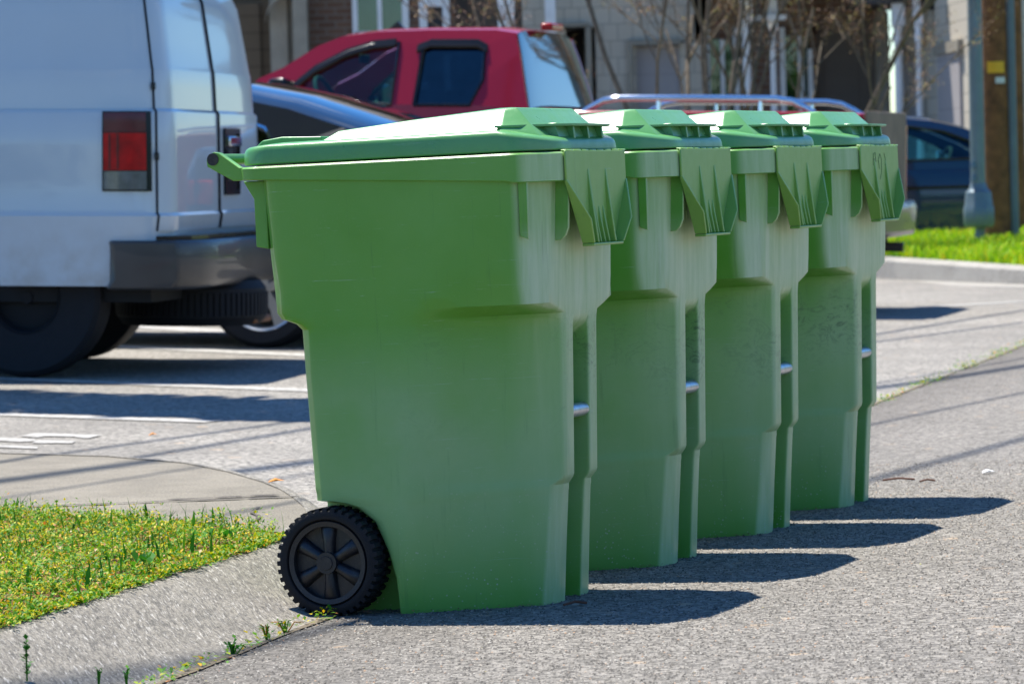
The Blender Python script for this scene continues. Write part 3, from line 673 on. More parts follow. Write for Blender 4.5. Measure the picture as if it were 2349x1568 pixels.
def steering(root, x, y, z):
    mb = MB(); c = Vector((x, y, z)); ax = Vector((-.9, 0, .44)).normalized(); e1 = Vector((0, 1, 0)); e2 = ax.cross(e1)
    mb.tube([c + (e1 * math.cos(t) + e2 * math.sin(t)) * .19 for t in np.linspace(0, 2 * math.pi, 25)], .016, 8, False); mb.tube([c - e1 * .18, c + e1 * .18], .016, 6); mb.tube([c, c - ax * .35], .03, 8)
    mb.build('steering_wheel', 'inter', root, smooth=50)

def heading(adeg): a = rad(adeg); return math.atan2(math.sin(a), -math.cos(a))
# ---- white van
vr = gpt(95, 870)
van = empty('parked_van', (vr.x, vr.y, H(vr.x, vr.y)), heading(10), 'white cargo van parked at left with red tail light and dark rear bumper', 'van', None, -rad(1.5))
VW = 1.0
van.location = van.matrix_basis @ Vector((0, -.985, 0)); van.location.z = H(van.location.x, van.location.y)
def van_half(z):
    w = interp([(.44, .985), (.70, .995), (.77, 1.0), (.785, .992), (.80, .99), (1.25, .985), (1.262, .980), (1.275, .968), (1.46, .955), (1.475, .950), (1.8, .90), (2.0, .83), (2.12, .60)], z)[0]
    xr = interp([(.44, -.60), (.70, -.615), (.77, -.625), (.785, -.615), (1.25, -.61), (1.262, -.608), (1.275, -.595), (1.46, -.585), (1.475, -.58), (1.8, -.53), (2.0, -.44), (2.12, -.2)], z)[0]
    return w, xr
def van_sec(z, off=0.0):
    w, xr = van_half(z); w += off; xr -= off; xf = interp([(.44, 4.3), (1.1, 4.35), (1.25, 3.9), (2.0, 3.1), (2.12, 2.8)], z)[0]
    pts = [(xr, 0), (xr, .012), (xr, w * .4)]
    cx, ry = xr + .26, .22
    for k in range(11):                                # rear corner
        t = k / 10 * math.pi / 2; e = .72
        pts.append((cx - .26 * math.cos(t) ** e, w - ry + ry * math.sin(t) ** e))
    for x in (.05, .6, 1.4, 2.4, xf - .5, xf - .25): pts.append((max(x, cx + .01) if x < 1 else x, w))
    pts += [(xf - .08, w * .93), (xf, w * .75), (xf + .05, 0)]
    return pts
zs = [.44, .46, .55, .70, .755, .77, .785, .80, .95, 1.1, 1.25, 1.262, 1.275, 1.29, 1.38, 1.455, 1.468, 1.48, 1.6, 1.7, 1.8, 1.9, 2.0, 2.07, 2.12]
grid = [[(x, y, z) for x, y in van_sec(z)] for z in zs]; ncol = len(grid[0])
JS = 8                                                 # seam column between corner panel and rear door
def van_patch(j0, j1, sg, z0=None):
    secs = [[(x, y * sg, z) for x, y, z in g[j0:j1 + 1]] for g, z in zip(grid, zs) if z0 is None or z >= z0]
    return MB().loft(secs, closed=False, cap=False)
secs_ = []
for g in grid:
    half = [(x + (.012 if k < JS else .004 if k == JS else 0), y) for k, (x, y, z) in enumerate(g)]
    secs_.append([(x, y, g[0][2]) for x, y in half] + [(x, -y, g[0][2]) for x, y in half[-2:0:-1]])
vb = MB().loft(secs_).build('body', 'white', None, smooth=24)
cs = []
for x in (.70, 3.3):
    for y0, y1 in ((-2, -.55), (.55, 2)): m_ = MB(); m_.disc((x - .03, 0, .40), .47, y0, .47, y1, n=44); cs.append(m_.build('arch_cut', 'white'))
cut(vb, cs); vb.parent = van
for sg in (1, -1):
    d = van_patch(0, JS, sg, .68); dr = d.build('rear_door', 'white', van, smooth=24)
    # hinges, edge seam
    pth = [Vector((g[JS][0], g[JS][1] * sg, g[JS][2])) for g in grid if g[JS][2] >= .68]
    m_ = MB(); m_.tube(pth, .0055, 6, False); m_.build('door_seam', 'dark', dr, smooth=60)
    for z in (1.05, 1.38):
        g = van_sec(z, .006)[JS]; m_ = MB(); m_.box((g[0] - .006, g[1] * sg - .012, z - .018), (g[0] + .012, g[1] * sg + .012, z + .018)); bevel(m_.build('hinge', 'blackpl', dr), .003)
m_ = MB(); m_.tube([(g[0][0] - .001, 0, g[0][2]) for g in grid if g[0][2] >= .66], .011, 6, False); m_.build('centre_seam', 'dark', van, smooth=60)
# licence plate recess (on the door away from the camera side)
RX = van_half(1.0)[1]
m_ = MB(); yA, yB = -.10, -.40
m_.box((RX - .014, yB, .86), (RX - .002, yB + .02, 1.19)); m_.box((RX - .014, yA - .02, .86), (RX - .002, yA, 1.19)); m_.box((RX - .014, yB + .02, 1.165), (RX - .002, yA - .02, 1.19)); m_.box((RX - .014, yB + .02, .86), (RX - .002, yA - .02, .885))
m_.box((RX - .006, yB + .02, .885), (RX - .003, yA - .02, 1.165)); m_.build('plate_frame', 'blackpl', van)
m_ = MB(); m_.box((RX - .030, yB + .03, 1.10), (RX - .007, yA - .03, 1.15)); bevel(m_.build('plate_lamp', 'chrome', van), .006)
m_ = MB(); m_.box((RX - .022, yB + .19, .93), (RX - .007, yA - .03, 1.09)); bevel(m_.build('latch', 'inter', van), .006)
# tail lights wrap the corner
def lamp(sg, z0, z1, mat, nm, j0=9, j1=13, off=.012, extra=None):
    cols = []
    for z in np.linspace(z0, z1, 5):
        s = van_sec(z, off); pts = s[j0:j1 + 1]
        if extra: pts = pts + [(extra, s[j1][1])]
        cols.append([(x, y * sg, z) for x, y in pts])
    inner = []
    for z in np.linspace(z0, z1, 5):
        s = van_sec(z, -.01); pts = s[j0:j1 + 1]
        if extra: pts = pts + [(extra, s[j1][1])]
        inner.append([(x, y * sg, z) for x, y in pts])
    m2 = MB(); m2.loft([a + b[::-1] for a, b in zip(cols, inner)]); return m2.build(nm, mat, van, smooth=40)
for sg in (1, -1):
    t_ = lamp(sg, .886, 1.262, 'blackpl', 'tail_light', 9, 13, .008, -.305)
    for a, b, mt in ((1.165, 1.255, 'dkredlens'), (.985, 1.160, 'redlens'), (.895, .980, 'greylens')):
        p_ = lamp(sg, a, b, mt, 'lens', 10, 13, .018, -.315); p_.parent = t_
    m_ = MB(); s = van_sec(1.07, .020)
    for xx in (-.345, -.385): m_.box((xx - .004, (s[13][1] - .004) * sg if sg > 0 else -(s[13][1] + .0015), .99), (xx + .004, (s[13][1] + .0015) * sg if sg > 0 else -(s[13][1] - .004), 1.155))
    m_.build('lens_rib', 'dkredlens', t_)
# bumper
def bsec(off, z): return [(x - off, y) for x, y in van_sec(.62)[:JS + 4]]
m_ = MB(); ring = []
pl = van_sec(.60, .0)
outer = [(pl[0][0] - .16, 0), (pl[0][0] - .16, .6), (pl[0][0] - .14, .85), (pl[0][0] - .06, .985), (-.50, 1.015), (-.36, 1.02)]
outer = outer + [] ; full = [(x, -y) for x, y in outer[::-1]] + outer[1:]
inner = [(x + .12 if abs(y) < .9 else x + .05, y * .93) for x, y in full]
m_.loft([[(x + .03, y, .425) for x, y in full] + [(x, y, .425) for x, y in inner[::-1]], [(x, y, .47) for x, y in full] + [(x, y, .45) for x, y in inner[::-1]], [(x, y, .62) for x, y in full] + [(x, y, .62) for x, y in inner[::-1]], [(x + .012, y, .655) for x, y in full] + [(x, y, .655) for x, y in inner[::-1]]])
bevel(m_.build('rear_bumper', 'greybump', van), .012, 3)
m_ = MB(); m_.plate([(x + .06, y * .95) for x, y in full] + [(x + .02, y) for x, y in inner[::-1]], 'z', .657, .676); m_.build('bumper_step', 'blackpl', van)
wheel_parts(van, .11, .80, .38, .17, spokes=0, mat='rubber'); wheel_parts(van, .36, -.83, .387, .21, mat='dark'); wheel_parts(van, 3.3, .88, .387, .21, mat='dark'); wheel_parts(van, 3.3, -.88, .387, .21, mat='dark')  # near rear rim blackened to paint in the shadow under the van
m_ = MB(); m_.lathe([(.20, -.09), (.34, -.11), (.37, -.07), (.37, .07), (.34, .11), (.20, .09)], (-.45, -.1, .33), 'z', 40)
for k in range(76):
    t = 2 * math.pi * k / 76; d = Vector((math.cos(t), math.sin(t), 0)); tn = Vector((-d.y, d.x, 0)); c = Vector((-.45, -.1, .33))
    m_.hexa([c + d * r + tn * s * .010 + Vector((0, 0, z)) for z in (-.06, .05) for r, s in ((.36, -1), (.379, -1), (.379, 1), (.36, 1))])
m_.build('spare_tyre', 'rubber', van, smooth=30)
m_ = MB(); m_.box((-.80, -.35, .225), (-.25, .0, .262)); bevel(m_.build('spare_carrier', 'rust', van), .015)
m_ = MB(); m_.box((-.5, -.85, .36), (3.9, .85, .45)); m_.build('underside', 'dark', van)
# ---- charcoal sedan
sr = gpt(645, 798)
sed = empty('parked_sedan', (sr.x, sr.y, H(sr.x, sr.y)), heading(17), 'dark charcoal sedan parked between the white van and the red pickup', 'car', None, -rad(1.5))
sed.location = sed.matrix_basis @ Vector((.11, -.88, 0)); sed.location.z = H(sed.location.x, sed.location.y)
lower_body(sed, 'body', 'char', [(-1.05, .62, .70, .62, .40), (-1.02, .78, .98, .86, .30), (-.9, .86, 1.10, .95, .24), (-.45, .90, 1.10, .94, .21), (.4, .915, 1.05, .93, .19), (1.6, .915, 1.02, .92, .19), (2.35, .91, 1.0, .90, .19), (2.9, .895, .93, .82, .2), (3.45, .83, .80, .70, .22), (3.68, .66, .66, .58, .28)], [(0, .32), (2.78, .32)], .2)
def fs(z): return interp([(.9, .87), (1.05, .86), (1.45, .70)], z)[0]
top = [(2.35, 1.0), (2.05, 1.13), (1.72, 1.27), (1.4, 1.36), (1.0, 1.395), (.6, 1.40), (.25, 1.37), (-.12, 1.30), (-.45, 1.20), (-.72, 1.115)]
greenhouse(sed, 'char', top, .92, fs, [[(1.95, 1.05), (1.5, 1.25), (1.25, 1.32), (1.0, 1.335), (.98, 1.02)], [(.92, 1.02), (.94, 1.335), (.6, 1.34), (.28, 1.30), (.0, 1.20), (-.05, 1.13), (.02, 1.05)]], ['dkglass', 'dkglass'], 3, 6, .085, seal='chrome')
seats(sed, (1.5, .55), .36, .35)
for x in (0, 2.78):
    for y in (.80, -.80): wheel_parts(sed, x, y, .327, .232, spokes=5)
m_ = MB(); m_.box((-.9, -.72, .22), (3.5, .72, .40)); m_.build('underside', 'dark', sed)
for sg in (1, -1):
    m_ = MB(); m_.hexa([(-1.0, sg * .78 - .03, .80), (-.8, sg * .87 - .02, .80), (-.8, sg * .87 + .02, .80), (-1.0, sg * .78 + .03, .80), (-1.0, sg * .76 - .03, .93), (-.8, sg * .85 - .02, .93), (-.8, sg * .85 + .02, .93), (-1.0, sg * .76 + .03, .93)]); bevel(m_.build('tail_light', 'redlens', sed), .01)
# ---- red pickup
tr_ = atY(2065, 400, 24.3)
trk = empty('pickup_truck', (tr_.x, tr_.y, H(tr_.x, tr_.y)), heading(15), 'red four door pickup truck with chrome bed rails parked behind the bins', 'pickup truck', None, -rad(2.0))
TO = Vector((0, -.98, 0))                              # local shift: near side lies on the measured plane
def tshift(o): return o
trk.location = trk.matrix_basis @ Vector((0, -.98, 0)); trk.scale = (1, 1, 1.03)
lower_body(trk, 'body', 'red', [(2.43, .97, 1.20, 1.12, .42), (2.5, .97, 1.21, 1.13, .40), (3.4, .97, 1.21, 1.13, .40), (4.35, .965, 1.22, 1.10, .40), (4.9, .955, 1.18, 1.05, .42), (5.45, .93, 1.08, .95, .46), (5.62, .85, .95, .82, .5)], [(4.75, .40)], .4)
m_ = MB()                                              # load bed: open box with walls
m_.box((.36, .86, .55), (2.40, .97, 1.26)); m_.box((.36, -.97, .55), (2.40, -.86, 1.26)); m_.box((2.32, -.86, .7), (2.40, .86, 1.26)); m_.box((.36, -.86, .60), (2.32, .86, .70))
bed = m_.build('load_bed', 'red', None)
m_ = MB(); m_.disc((1.35, 0, .38), .46, -2, .46, -.55, n=40); c1 = m_.build('arch_cut', 'red'); m_ = MB(); m_.disc((1.35, 0, .38), .46, .55, .46, 2, n=40); cut(bed, [c1, m_.build('arch_cut', 'red')]); bed.parent = trk; bevel(bed, .02, 3)
m_ = MB(); m_.box((.30, -.80, .62), (.355, .80, 1.255)); bevel(m_.build('tailgate', 'red', trk), .015, 3)
for sg in (1, -1): m_ = MB(); m_.box((.30, sg * .885 - .075, .68), (.362, sg * .885 + .075, 1.20)); bevel(m_.build('tail_light', 'redlens', trk), .012)
m_ = MB(); m_.box((.28, -.80, .70), (.297, .80, 1.27)); bevel(m_.build('tailgate_reflection', 'brownrefl', trk), .006)  # matt brown panel paints in the house reflection on the tailgate
m_ = MB(); m_.loft([[(.25, y, .47), (.18 + abs(y) * .06, y, .50), (.17 + abs(y) * .06, y, .66), (.20 + abs(y) * .05, y, .70), (.38, y, .70), (.38, y, .47)] for y in (-.97, -.9, -.5, 0, .5, .9, .97)])
bevel(m_.build('rear_bumper', 'greybump', trk), .012, 3)
m_ = MB(); m_.box((.30, -.06, .30), (.44, .06, .46)); m_.box((.16, -.03, .38), (.42, .03, .44)); bevel(m_.build('tow_hitch', 'blackpl', trk), .008)
def ft(z): return interp([(1.1, .95), (1.21, .945), (1.30, .93), (1.75, .74), (1.82, .70)], z)[0]
top = [(4.34, 1.45), (4.18, 1.52), (3.96, 1.66), (3.80, 1.722), (3.55, 1.755), (3.2, 1.765), (2.75, 1.765), (2.61, 1.745), (2.57, 1.62), (2.475, 1.26)]
top = [(4.62, 1.21)] + top
fw_ = [(4.16, 1.31), (4.08, 1.42), (3.92, 1.54), (3.74, 1.63), (3.58, 1.675), (3.40, 1.69), (3.405, 1.29)]
rw_ = [(3.25, 1.29), (3.23, 1.66), (3.18, 1.685), (2.86, 1.69), (2.81, 1.66), (2.80, 1.45), (2.87, 1.29)]
greenhouse(trk, 'red', top, 1.10, ft, [fw_, rw_], ['teal2', 'dkglass'], 4, 8, .035, seal='blackpl')
seats(trk, (3.75, 3.06), .42, .72); steering(trk, 4.0, .40, 1.30)
m_ = MB(); m_.box((4.05, -.85, 1.0), (4.5, .85, 1.24)); bevel(m_.build('dashboard', 'inter', trk), .05, 3)
m_ = MB(); m_.box((3.86, -.06, 1.57), (3.89, .10, 1.63)); bevel(m_.build('interior_mirror', 'inter', trk), .008)
for y0, sgn in ((.98, 1), (-.98, -1)):
    m_ = MB(); m_.loft([[(4.05, y0, 1.32), (4.05, y0 + .24 * sgn, 1.30), (4.05, y0 + .24 * sgn, 1.46), (4.05, y0, 1.44)], [(4.17, y0 + .03 * sgn, 1.34), (4.17, y0 + .22 * sgn, 1.32), (4.17, y0 + .22 * sgn, 1.45), (4.17, y0 + .03 * sgn, 1.43)]]); m_.box((4.07, min(y0 - .1 * sgn, y0 + .02 * sgn), 1.33), (4.13, max(y0 - .1 * sgn, y0 + .02 * sgn), 1.37)); bevel(m_.build('door_mirror', 'blackpl', trk), .02, 3)
# rain visors over the side windows
for sgn in (1, -1):
    for pth in ([(4.16, 1.36), (3.96, 1.53), (3.76, 1.635), (3.58, 1.69), (3.42, 1.705)], [(3.27, 1.665), (3.18, 1.70), (2.86, 1.70), (2.79, 1.665)]):
        m_ = MB(); m_.loft([[(x, sgn * (ft(z) + .018), z + .012), (x, sgn * (ft(z) + .045), z - .03), (x, sgn * (ft(z) + .04), z - .045), (x, sgn * (ft(z) + .012), z - .0)] for x, z in pth]); m_.build('window_visor', 'blackpl', trk, smooth=50)
m_ = MB(); m_.plate([(2.52, -.16), (2.60, -.16), (2.60, .16), (2.52, .16)], 'z', 1.785, 1.832); bevel(m_.build('roof_brake_light', 'redlens', trk), .012, 3)
m_ = MB(); m_.plate([(3.86, 1.70), (3.70, 1.80), (3.64, 1.85), (3.58, 1.785)], 'y', -.02, .02); m_.build('aerial_fin', 'blackpl', trk)
for sgn in (1, -1):                                    # chrome rails along the bed
    y = sgn * .905; m_ = MB(); m_.tube([(2.12, y, 1.25), (2.06, y, 1.285), (1.98, y, 1.325), (1.88, y, 1.340), (1.4, y, 1.342), (.85, y, 1.340), (.74, y, 1.325), (.66, y, 1.285), (.60, y, 1.25)], .021, 10)
    for x in (1.62, .95): m_.disc((x, y, 1.25), .018, 0, .014, .08, 'z', 10)
    m_.build('bed_rail', 'chrome', trk, smooth=50)
for x in (1.35, 4.75):
    for y in (.84, -.84): wheel_parts(trk, x, y, .40, .24)
m_ = MB(); m_.box((.4, -.8, .42), (5.4, .8, .58)); m_.build('underside', 'dark', trk)
m_ = MB(); m_.box((3.318, .965, .5), (3.33, .978, 1.2)); m_.box((2.72, .965, .5), (2.732, .978, 1.2)); m_.box((3.318, -.978, .5), (3.33, -.965, 1.2)); m_.build('door_seam', 'dark', trk)
# ---- navy car at right
ar = atY(2060, 530, 36); a8 = rad(8)
car = empty('parked_hatchback', (ar.x + .3, ar.y + 1.15, .10), math.atan2(-math.sin(a8) * -1, math.cos(a8)), 'dark blue car standing on the far side of the grass verge by the poles', 'car')
lower_body(car, 'body', 'navy', [(-2.1, .62, .80, .7, .4), (-2.05, .80, .95, .82, .32), (-1.7, .87, .98, .86, .26), (-.9, .89, .96, .86, .2), (.3, .89, .93, .85, .2), (.8, .885, .90, .82, .2), (1.4, .86, .84, .74, .22), (1.75, .74, .70, .62, .26), (1.82, .6, .58, .5, .3)], [(-1.35, .31), (1.15, .31)], .2)
def fc(z): return interp([(.8, .85), (.92, .83), (1.38, .62)], z)[0]
top = [(.95, .90), (.62, 1.09), (.30, 1.22), (.0, 1.30), (-.35, 1.335), (-.8, 1.33), (-1.3, 1.27), (-1.7, 1.12), (-1.95, .95)]
greenhouse(car, 'navy', top, .84, fc, [[(.62, .94), (.40, 1.08), (.1, 1.20), (-.3, 1.265), (-.42, 1.27), (-.42, .93)], [(-.5, .93), (-.5, 1.27), (-.8, 1.27), (-1.25, 1.2), (-1.4, 1.05), (-1.38, .95)]], ['teal2', 'dkglass'], 3, 6, .05, seal='blackpl')
seats(car, (.0, -.9), .35, .3); steering(car, .35, .35, .88)
m_ = MB(); m_.box((.4, -.75, .7), (.85, .75, .9)); bevel(m_.build('dashboard', 'inter', car), .05, 3)
for sgn in (1, -1): m_ = MB(); m_.hexa([(.42, sgn * .9 - .09, .92), (.52, sgn * .9 - .07, .93), (.52, sgn * .9 + .07, .93), (.42, sgn * .9 + .09, .92), (.42, sgn * .9 - .09, 1.03), (.50, sgn * .9 - .07, 1.02), (.50, sgn * .9 + .07, 1.02), (.42, sgn * .9 + .09, 1.03)]); bevel(m_.build('door_mirror', 'chrome', car), .015, 3)
for x in (-1.35, 1.15):
    for y in (.78, -.78): wheel_parts(car, x, y, .31, .21)
for sgn in (1, -1): m_ = MB(); m_.box((-1.0, sgn * .885 - .012, .66), (.75, sgn * .885 + .012, .69)); m_.build('side_moulding', 'blackpl', car)

# ------------------------------------------------------------------ right-hand verge with poles
vg = [(1.9, 36.0), (2.4, 34.6), (3.1, 32.6), (4.12, 29.9), (5.2, 28.4), (7.5, 27.4), (16, 27.8), (16, 35.7), (2.0, 36.2)]
ZV = .17
def zvg(y): return ZV - .03 + .021 * np.maximum(0, np.asarray(y) - 28.5)
vv, vf = poly_fill(vg, [], lambda a, b: (a, b, float(zvg(b)))); nv_ = len(vg); vv += [(p[0], p[1], -.1) for p in vv[:nv_]]; vf += [(i, (i + 1) % nv_, nv_ + (i + 1) % nv_, nv_ + i) for i in range(nv_)]
tag(link('verge_soil', vv, vf, MT['lawnsoil']), kind='structure')
ko = vg[:7]; secs = []
for i, p in enumerate(ko):
    a = Vector(ko[max(i - 1, 0)]); b = Vector(ko[min(i + 1, len(ko) - 1)]); d = (b - a).normalized(); nr = Vector((d.y, -d.x)) * -1
    if nr.y > 0: nr = -nr
    secs.append([(p[0] + nr.x * q, p[1] + nr.y * q, z) for q, z in ((-.02, .0), (-.02, float(zvg(p[1])) + .006), (.10, float(zvg(p[1])) + .004), (.16, float(zvg(p[1])) - .02), (.19, .045), (.5, .035), (.55, -.1))])
tag(MB().loft(secs, closed=False, cap=False).build('verge_kerb', 'palekerb', smooth=40), kind='structure')
def inpoly(x, y, P):
    c = np.zeros(len(x), bool)
    for (x0, y0), (x1, y1) in zip(P, P[1:] + P[:1]):
        k = ((y0 > y) != (y1 > y)) & (x < (x1 - x0) * (y - y0) / (y1 - y0 + 1e-12) + x0); c ^= k
    return c
def scatter(P, n, bounds):
    x = rng.uniform(bounds[0], bounds[1], n * 4); y = rng.uniform(bounds[2], bounds[3], n * 4); k = inpoly(x, y, P); return x[k][:n], y[k][:n]
def blades(name, x, y, z, h, w, lean, mat, parent=None):
    n = len(x); a = rng.uniform(0, 2 * math.pi, n); b = rng.uniform(0, 2 * math.pi, n); hh = rng.uniform(h[0], h[1], n); ww = rng.uniform(w[0], w[1], n); ln = rng.uniform(lean[0], lean[1], n) * hh
    dx, dy = np.cos(a) * ww / 2, np.sin(a) * ww / 2; lx, ly = np.cos(b) * ln, np.sin(b) * ln; v = np.zeros((n, 6, 3)); z = np.broadcast_to(z, (n,))
    v[:, 0] = np.c_[x - dx, y - dy, z]; v[:, 1] = np.c_[x + dx, y + dy, z]; v[:, 2] = np.c_[x + dx * .8 + lx * .35, y + dy * .8 + ly * .35, z + hh * .6]; v[:, 3] = np.c_[x - dx * .8 + lx * .35, y - dy * .8 + ly * .35, z + hh * .6]
    v[:, 4] = np.c_[x + dx * .12 + lx, y + dy * .12 + ly, z + hh]; v[:, 5] = np.c_[x - dx * .12 + lx, y - dy * .12 + ly, z + hh]
    i = np.arange(n)[:, None] * 6; f = np.concatenate([i + np.array([[0, 1, 2, 3]]), i + np.array([[3, 2, 4, 5]])]); return rawlink(name, v.reshape(-1, 3), f, MT[mat], parent)
x, y = scatter(vg, 42000, (1.9, 9, 27.0, 36.4)); tag(blades('verge_grass', x, y, zvg(y), (.03, .12), (.012, .03), (.1, .8), 'lawn'), kind='stuff')

# ------------------------------------------------------------------ weedy grass at the front left
gk = [seam(t, .375) for t in (-3.6, -2.5, -1.5, -.6, .3, .95)]
gP = gk + [(-.60, 9.64), (-.83, 9.95), (-1.12, 10.24), (-1.42, 10.50), (-2.4, 11.3), (-3.4, 12.0), (-3.4, 5.5)]
sv, sf = poly_fill(gP, [], lambda a, b: (a, b, .1045)); tag(link('lawn_soil', sv, sf, MT['soil']), kind='structure')
def leaves(x, y, z, size, tilt=(.1, 1.1)):
    n = len(x); a = rng.uniform(0, 2 * math.pi, n); t = rng.uniform(tilt[0], tilt[1], n); s = rng.uniform(size[0], size[1], n); asp = rng.uniform(.35, .65, n)
    d = np.c_[np.cos(a) * np.cos(t), np.sin(a) * np.cos(t), np.sin(t)]; r = np.c_[-np.sin(a), np.cos(a), np.zeros(n)]; p = np.c_[x, y, z]
    v = np.stack([p, p + d * (s * .5)[:, None] + r * (s * asp * .5)[:, None], p + d * s[:, None] * .97 - np.c_[np.zeros(n), np.zeros(n), s * .12], p + d * (s * .5)[:, None] - r * (s * asp * .5)[:, None]], 1)
    return v.reshape(-1, 3), np.arange(n * 4).reshape(-1, 4)
x, y = scatter(gP, 26000, (-2.6, -.4, 6.6, 11.4)); k = 10
te = rng.uniform(-2.2, .95, 1500); se = .375 + np.abs(rng.normal(0, .012, 1500)) * np.where(rng.random(1500) < .6, -1, 1.5); x = np.r_[x, P0.x + SD.x * te + NL.x * se]; y = np.r_[y, P0.y + SD.y * te + NL.y * se]
nn = len(x); cn = np.sin(x * 17 + 2 * np.sin(y * 11)) + np.cos(y * 23 + 2 * np.sin(x * 13)) + rng.normal(0, .5, nn); hgt = rng.uniform(.008, .045, nn) * np.clip(.75 + .45 * cn, .2, 1.7)
ed = np.array([sdist(a, b) for a, b in zip(x, y)]); hgt *= np.clip((ed - .36) / .12, .25, 1)
X = np.repeat(x, k) + rng.normal(0, .007, nn * k); Y = np.repeat(y, k) + rng.normal(0, .007, nn * k); Z = .103 + np.repeat(hgt, k) * rng.uniform(.15, 1, nn * k)
v1, f1 = leaves(X, Y, Z, (.006, .0155), (-.2, 1.1))
grass = rawlink('grass', v1, f1, MT['grass']); tag(grass, kind='stuff')
x, y = scatter(gP, 2600, (-2.6, -.4, 6.6, 11.4)); back = (np.abs(y - (9.64 + (-.60 - x) * 1.02)) < .12); keep = back | (rng.random(len(x)) < .35)
tag(blades('grass_blades', x[keep], y[keep], .103, (.02, .07), (.002, .004), (.1, .7), 'blade'), kind='stuff')
x, y = scatter(gP, 1300, (-2.6, -.4, 6.6, 11.4)); cl_ = (np.sin(x * 13 + 1) + np.cos(y * 9) + rng.normal(0, .7, len(x))) > .1
tag(blades('grass_spikes', x[cl_], y[cl_], .105, (.025, .06), (.006, .011), (.02, .25), 'blade'), kind='stuff')
def surf(x, y):
    s_ = sdist(x, y)
    if s_ <= 0: return H(x, y)
    if s_ > .36: return .1
    q = 1.02 - s_ / .365 - .02; return max(H(x, y) + .003, .1025 + interp([(a, b) for a, b in prof], q)[0])
def onsurf(px_, py_):
    z = .05
    for _ in range(12): g = gpt(px_, py_, z); z = .5 * z + .5 * surf(g.x, g.y)
    return g
def weed(name, loc, h, n, spread, label, mat='blade', leaf=.028, parent=None):
    root = empty(name, loc, 0, label, 'weed', 'small weeds by the kerb'); mb = MB(); V = []; F = []
    for s in range(n):
        a = random.uniform(0, 6.28); tip = Vector((math.cos(a) * spread * random.random(), math.sin(a) * spread * random.random(), h * random.uniform(.65, 1))); mb.tube([(0, 0, -.01), tip * .5 + Vector((0, 0, .01)), tip], [.0018, .0014, .0008], 5)
        m = max(5, int(h / .006)); t = np.linspace(.15, 1, m); p = np.array([tip * q for q in t]); v, f = leaves(p[:, 0], p[:, 1], p[:, 2], (leaf * .5, leaf), (.2, 1.1)); F.append(f + sum(len(q) for q in V)); V.append(v)
    mb.build('stem', mat, root); rawlink('foliage', np.concatenate(V), np.concatenate(F), MT[mat], root); return root
WL = [((62, 1560), .085, 2, .008, 'single upright green weed on the kerb, lower left', .024), ((226, 1566), .03, 3, .012, 'tiny green sprig at the foot of the kerb, left of a wider tuft', .01), ((290, 1566), .034, 4, .02, 'low green tuft at the foot of the kerb, bottom edge', .012),
      ((535, 1500), .03, 7, .05, 'spreading green weed in the kerb seam', .02), ((612, 1462), .032, 8, .03, 'upright stonecrop weed in the kerb seam, left of the yellow patch', .011), ((655, 1446), .022, 10, .05, 'yellow weed patch in the kerb seam by the wheel', .013)]
for p, h, n, sp_, lab, lf in WL:
    g = onsurf(*p); weed('weed', (g.x, g.y, g.z), h, n, sp_, lab, 'grass' if 'yellow' in lab else 'blade', lf)
g = gpt(480, 1250, .1)
for (pxx, pyy), lab in (((500, 1245), 'broad leaved dark green weed in the lawn near the wheel'), ((335, 1305), 'tall narrow leaved weed in the middle of the lawn')):
    g = gpt(pxx, pyy, .11); V, F = leaves(np.full(14, g.x) + rng.normal(0, .02, 14), np.full(14, g.y) + rng.normal(0, .02, 14), np.full(14, .125), (.02, .045), (.5, 1.2)); o = rawlink('weed', V, F, MT['blade']); tag(o, lab, 'weed', 'small weeds by the kerb')
# litter and growth along the seam
t = np.concatenate([rng.uniform(-1.6, .3, 700), rng.uniform(6.5, 16, 2600)]); s_ = rng.normal(0, .02, len(t)) * np.where(t > 5, 1.6, .8)
xx = P0.x + SD.x * t + NL.x * s_; yy = P0.y + SD.y * t + NL.y * s_; keep = (np.sin(t * 5) + np.sin(t * 13.7) + rng.normal(0, .8, len(t))) > -.2
v1, f1 = leaves(xx[keep], yy[keep], np.array([H(a, b) for a, b in zip(xx[keep], yy[keep])]) + rng.uniform(.004, .02, keep.sum()), (.006, .02), (.05, .9)); tag(rawlink('seam_weeds', v1, f1, MT['grass']), kind='stuff')
def litter(name, p, size, mat, label, cat, flat=True, group=None, rot=.5):
    g = gpt(*p); mb = MB()
    if flat: mb.add([(math.cos(rot + a) * size * k, math.sin(rot + a) * size * k, z) for a, k, z in ((0, 1, .006), (1.2, .5, .014), (2.2, .6, .008), (3.3, .9, .004), (4.4, .5, .012), (5.3, .6, .008))], [(0, 1, 2, 3, 4, 5)])
    else: mb.tube([(-size * math.cos(rot), -size * math.sin(rot), .006), (0, .01, .01), (size * math.cos(rot), size * math.sin(rot), .006)], .003, 6)
    o = mb.build(name, mat); o.location = (g.x, g.y, H(g.x, g.y)); tag(o, label, cat, group)
litter('paper_scrap', (2266, 1086), .028, 'paper', 'white paper scrap lying on the road at right', 'litter')
litter('twig', (2062, 1104), .05, 'twig', 'longer brown twig on the road right of the farthest bin', 'twig', False, 'twigs on the road', .1)
litter('twig', (2128, 1107), .025, 'twig', 'short brown twig on the road, right of the longer twig', 'twig', False, 'twigs on the road', .3)
litter('twig', (1320, 1390), .03, 'twig', 'small reddish twig in the nearest bin\'s shadow', 'twig', False, 'twigs on the road', .5)
litter('fallen_leaf', (350, 1000), .02, 'orange', 'orange brown leaf on the parking lot beside the stall number', 'leaf', True, 'fallen leaves')
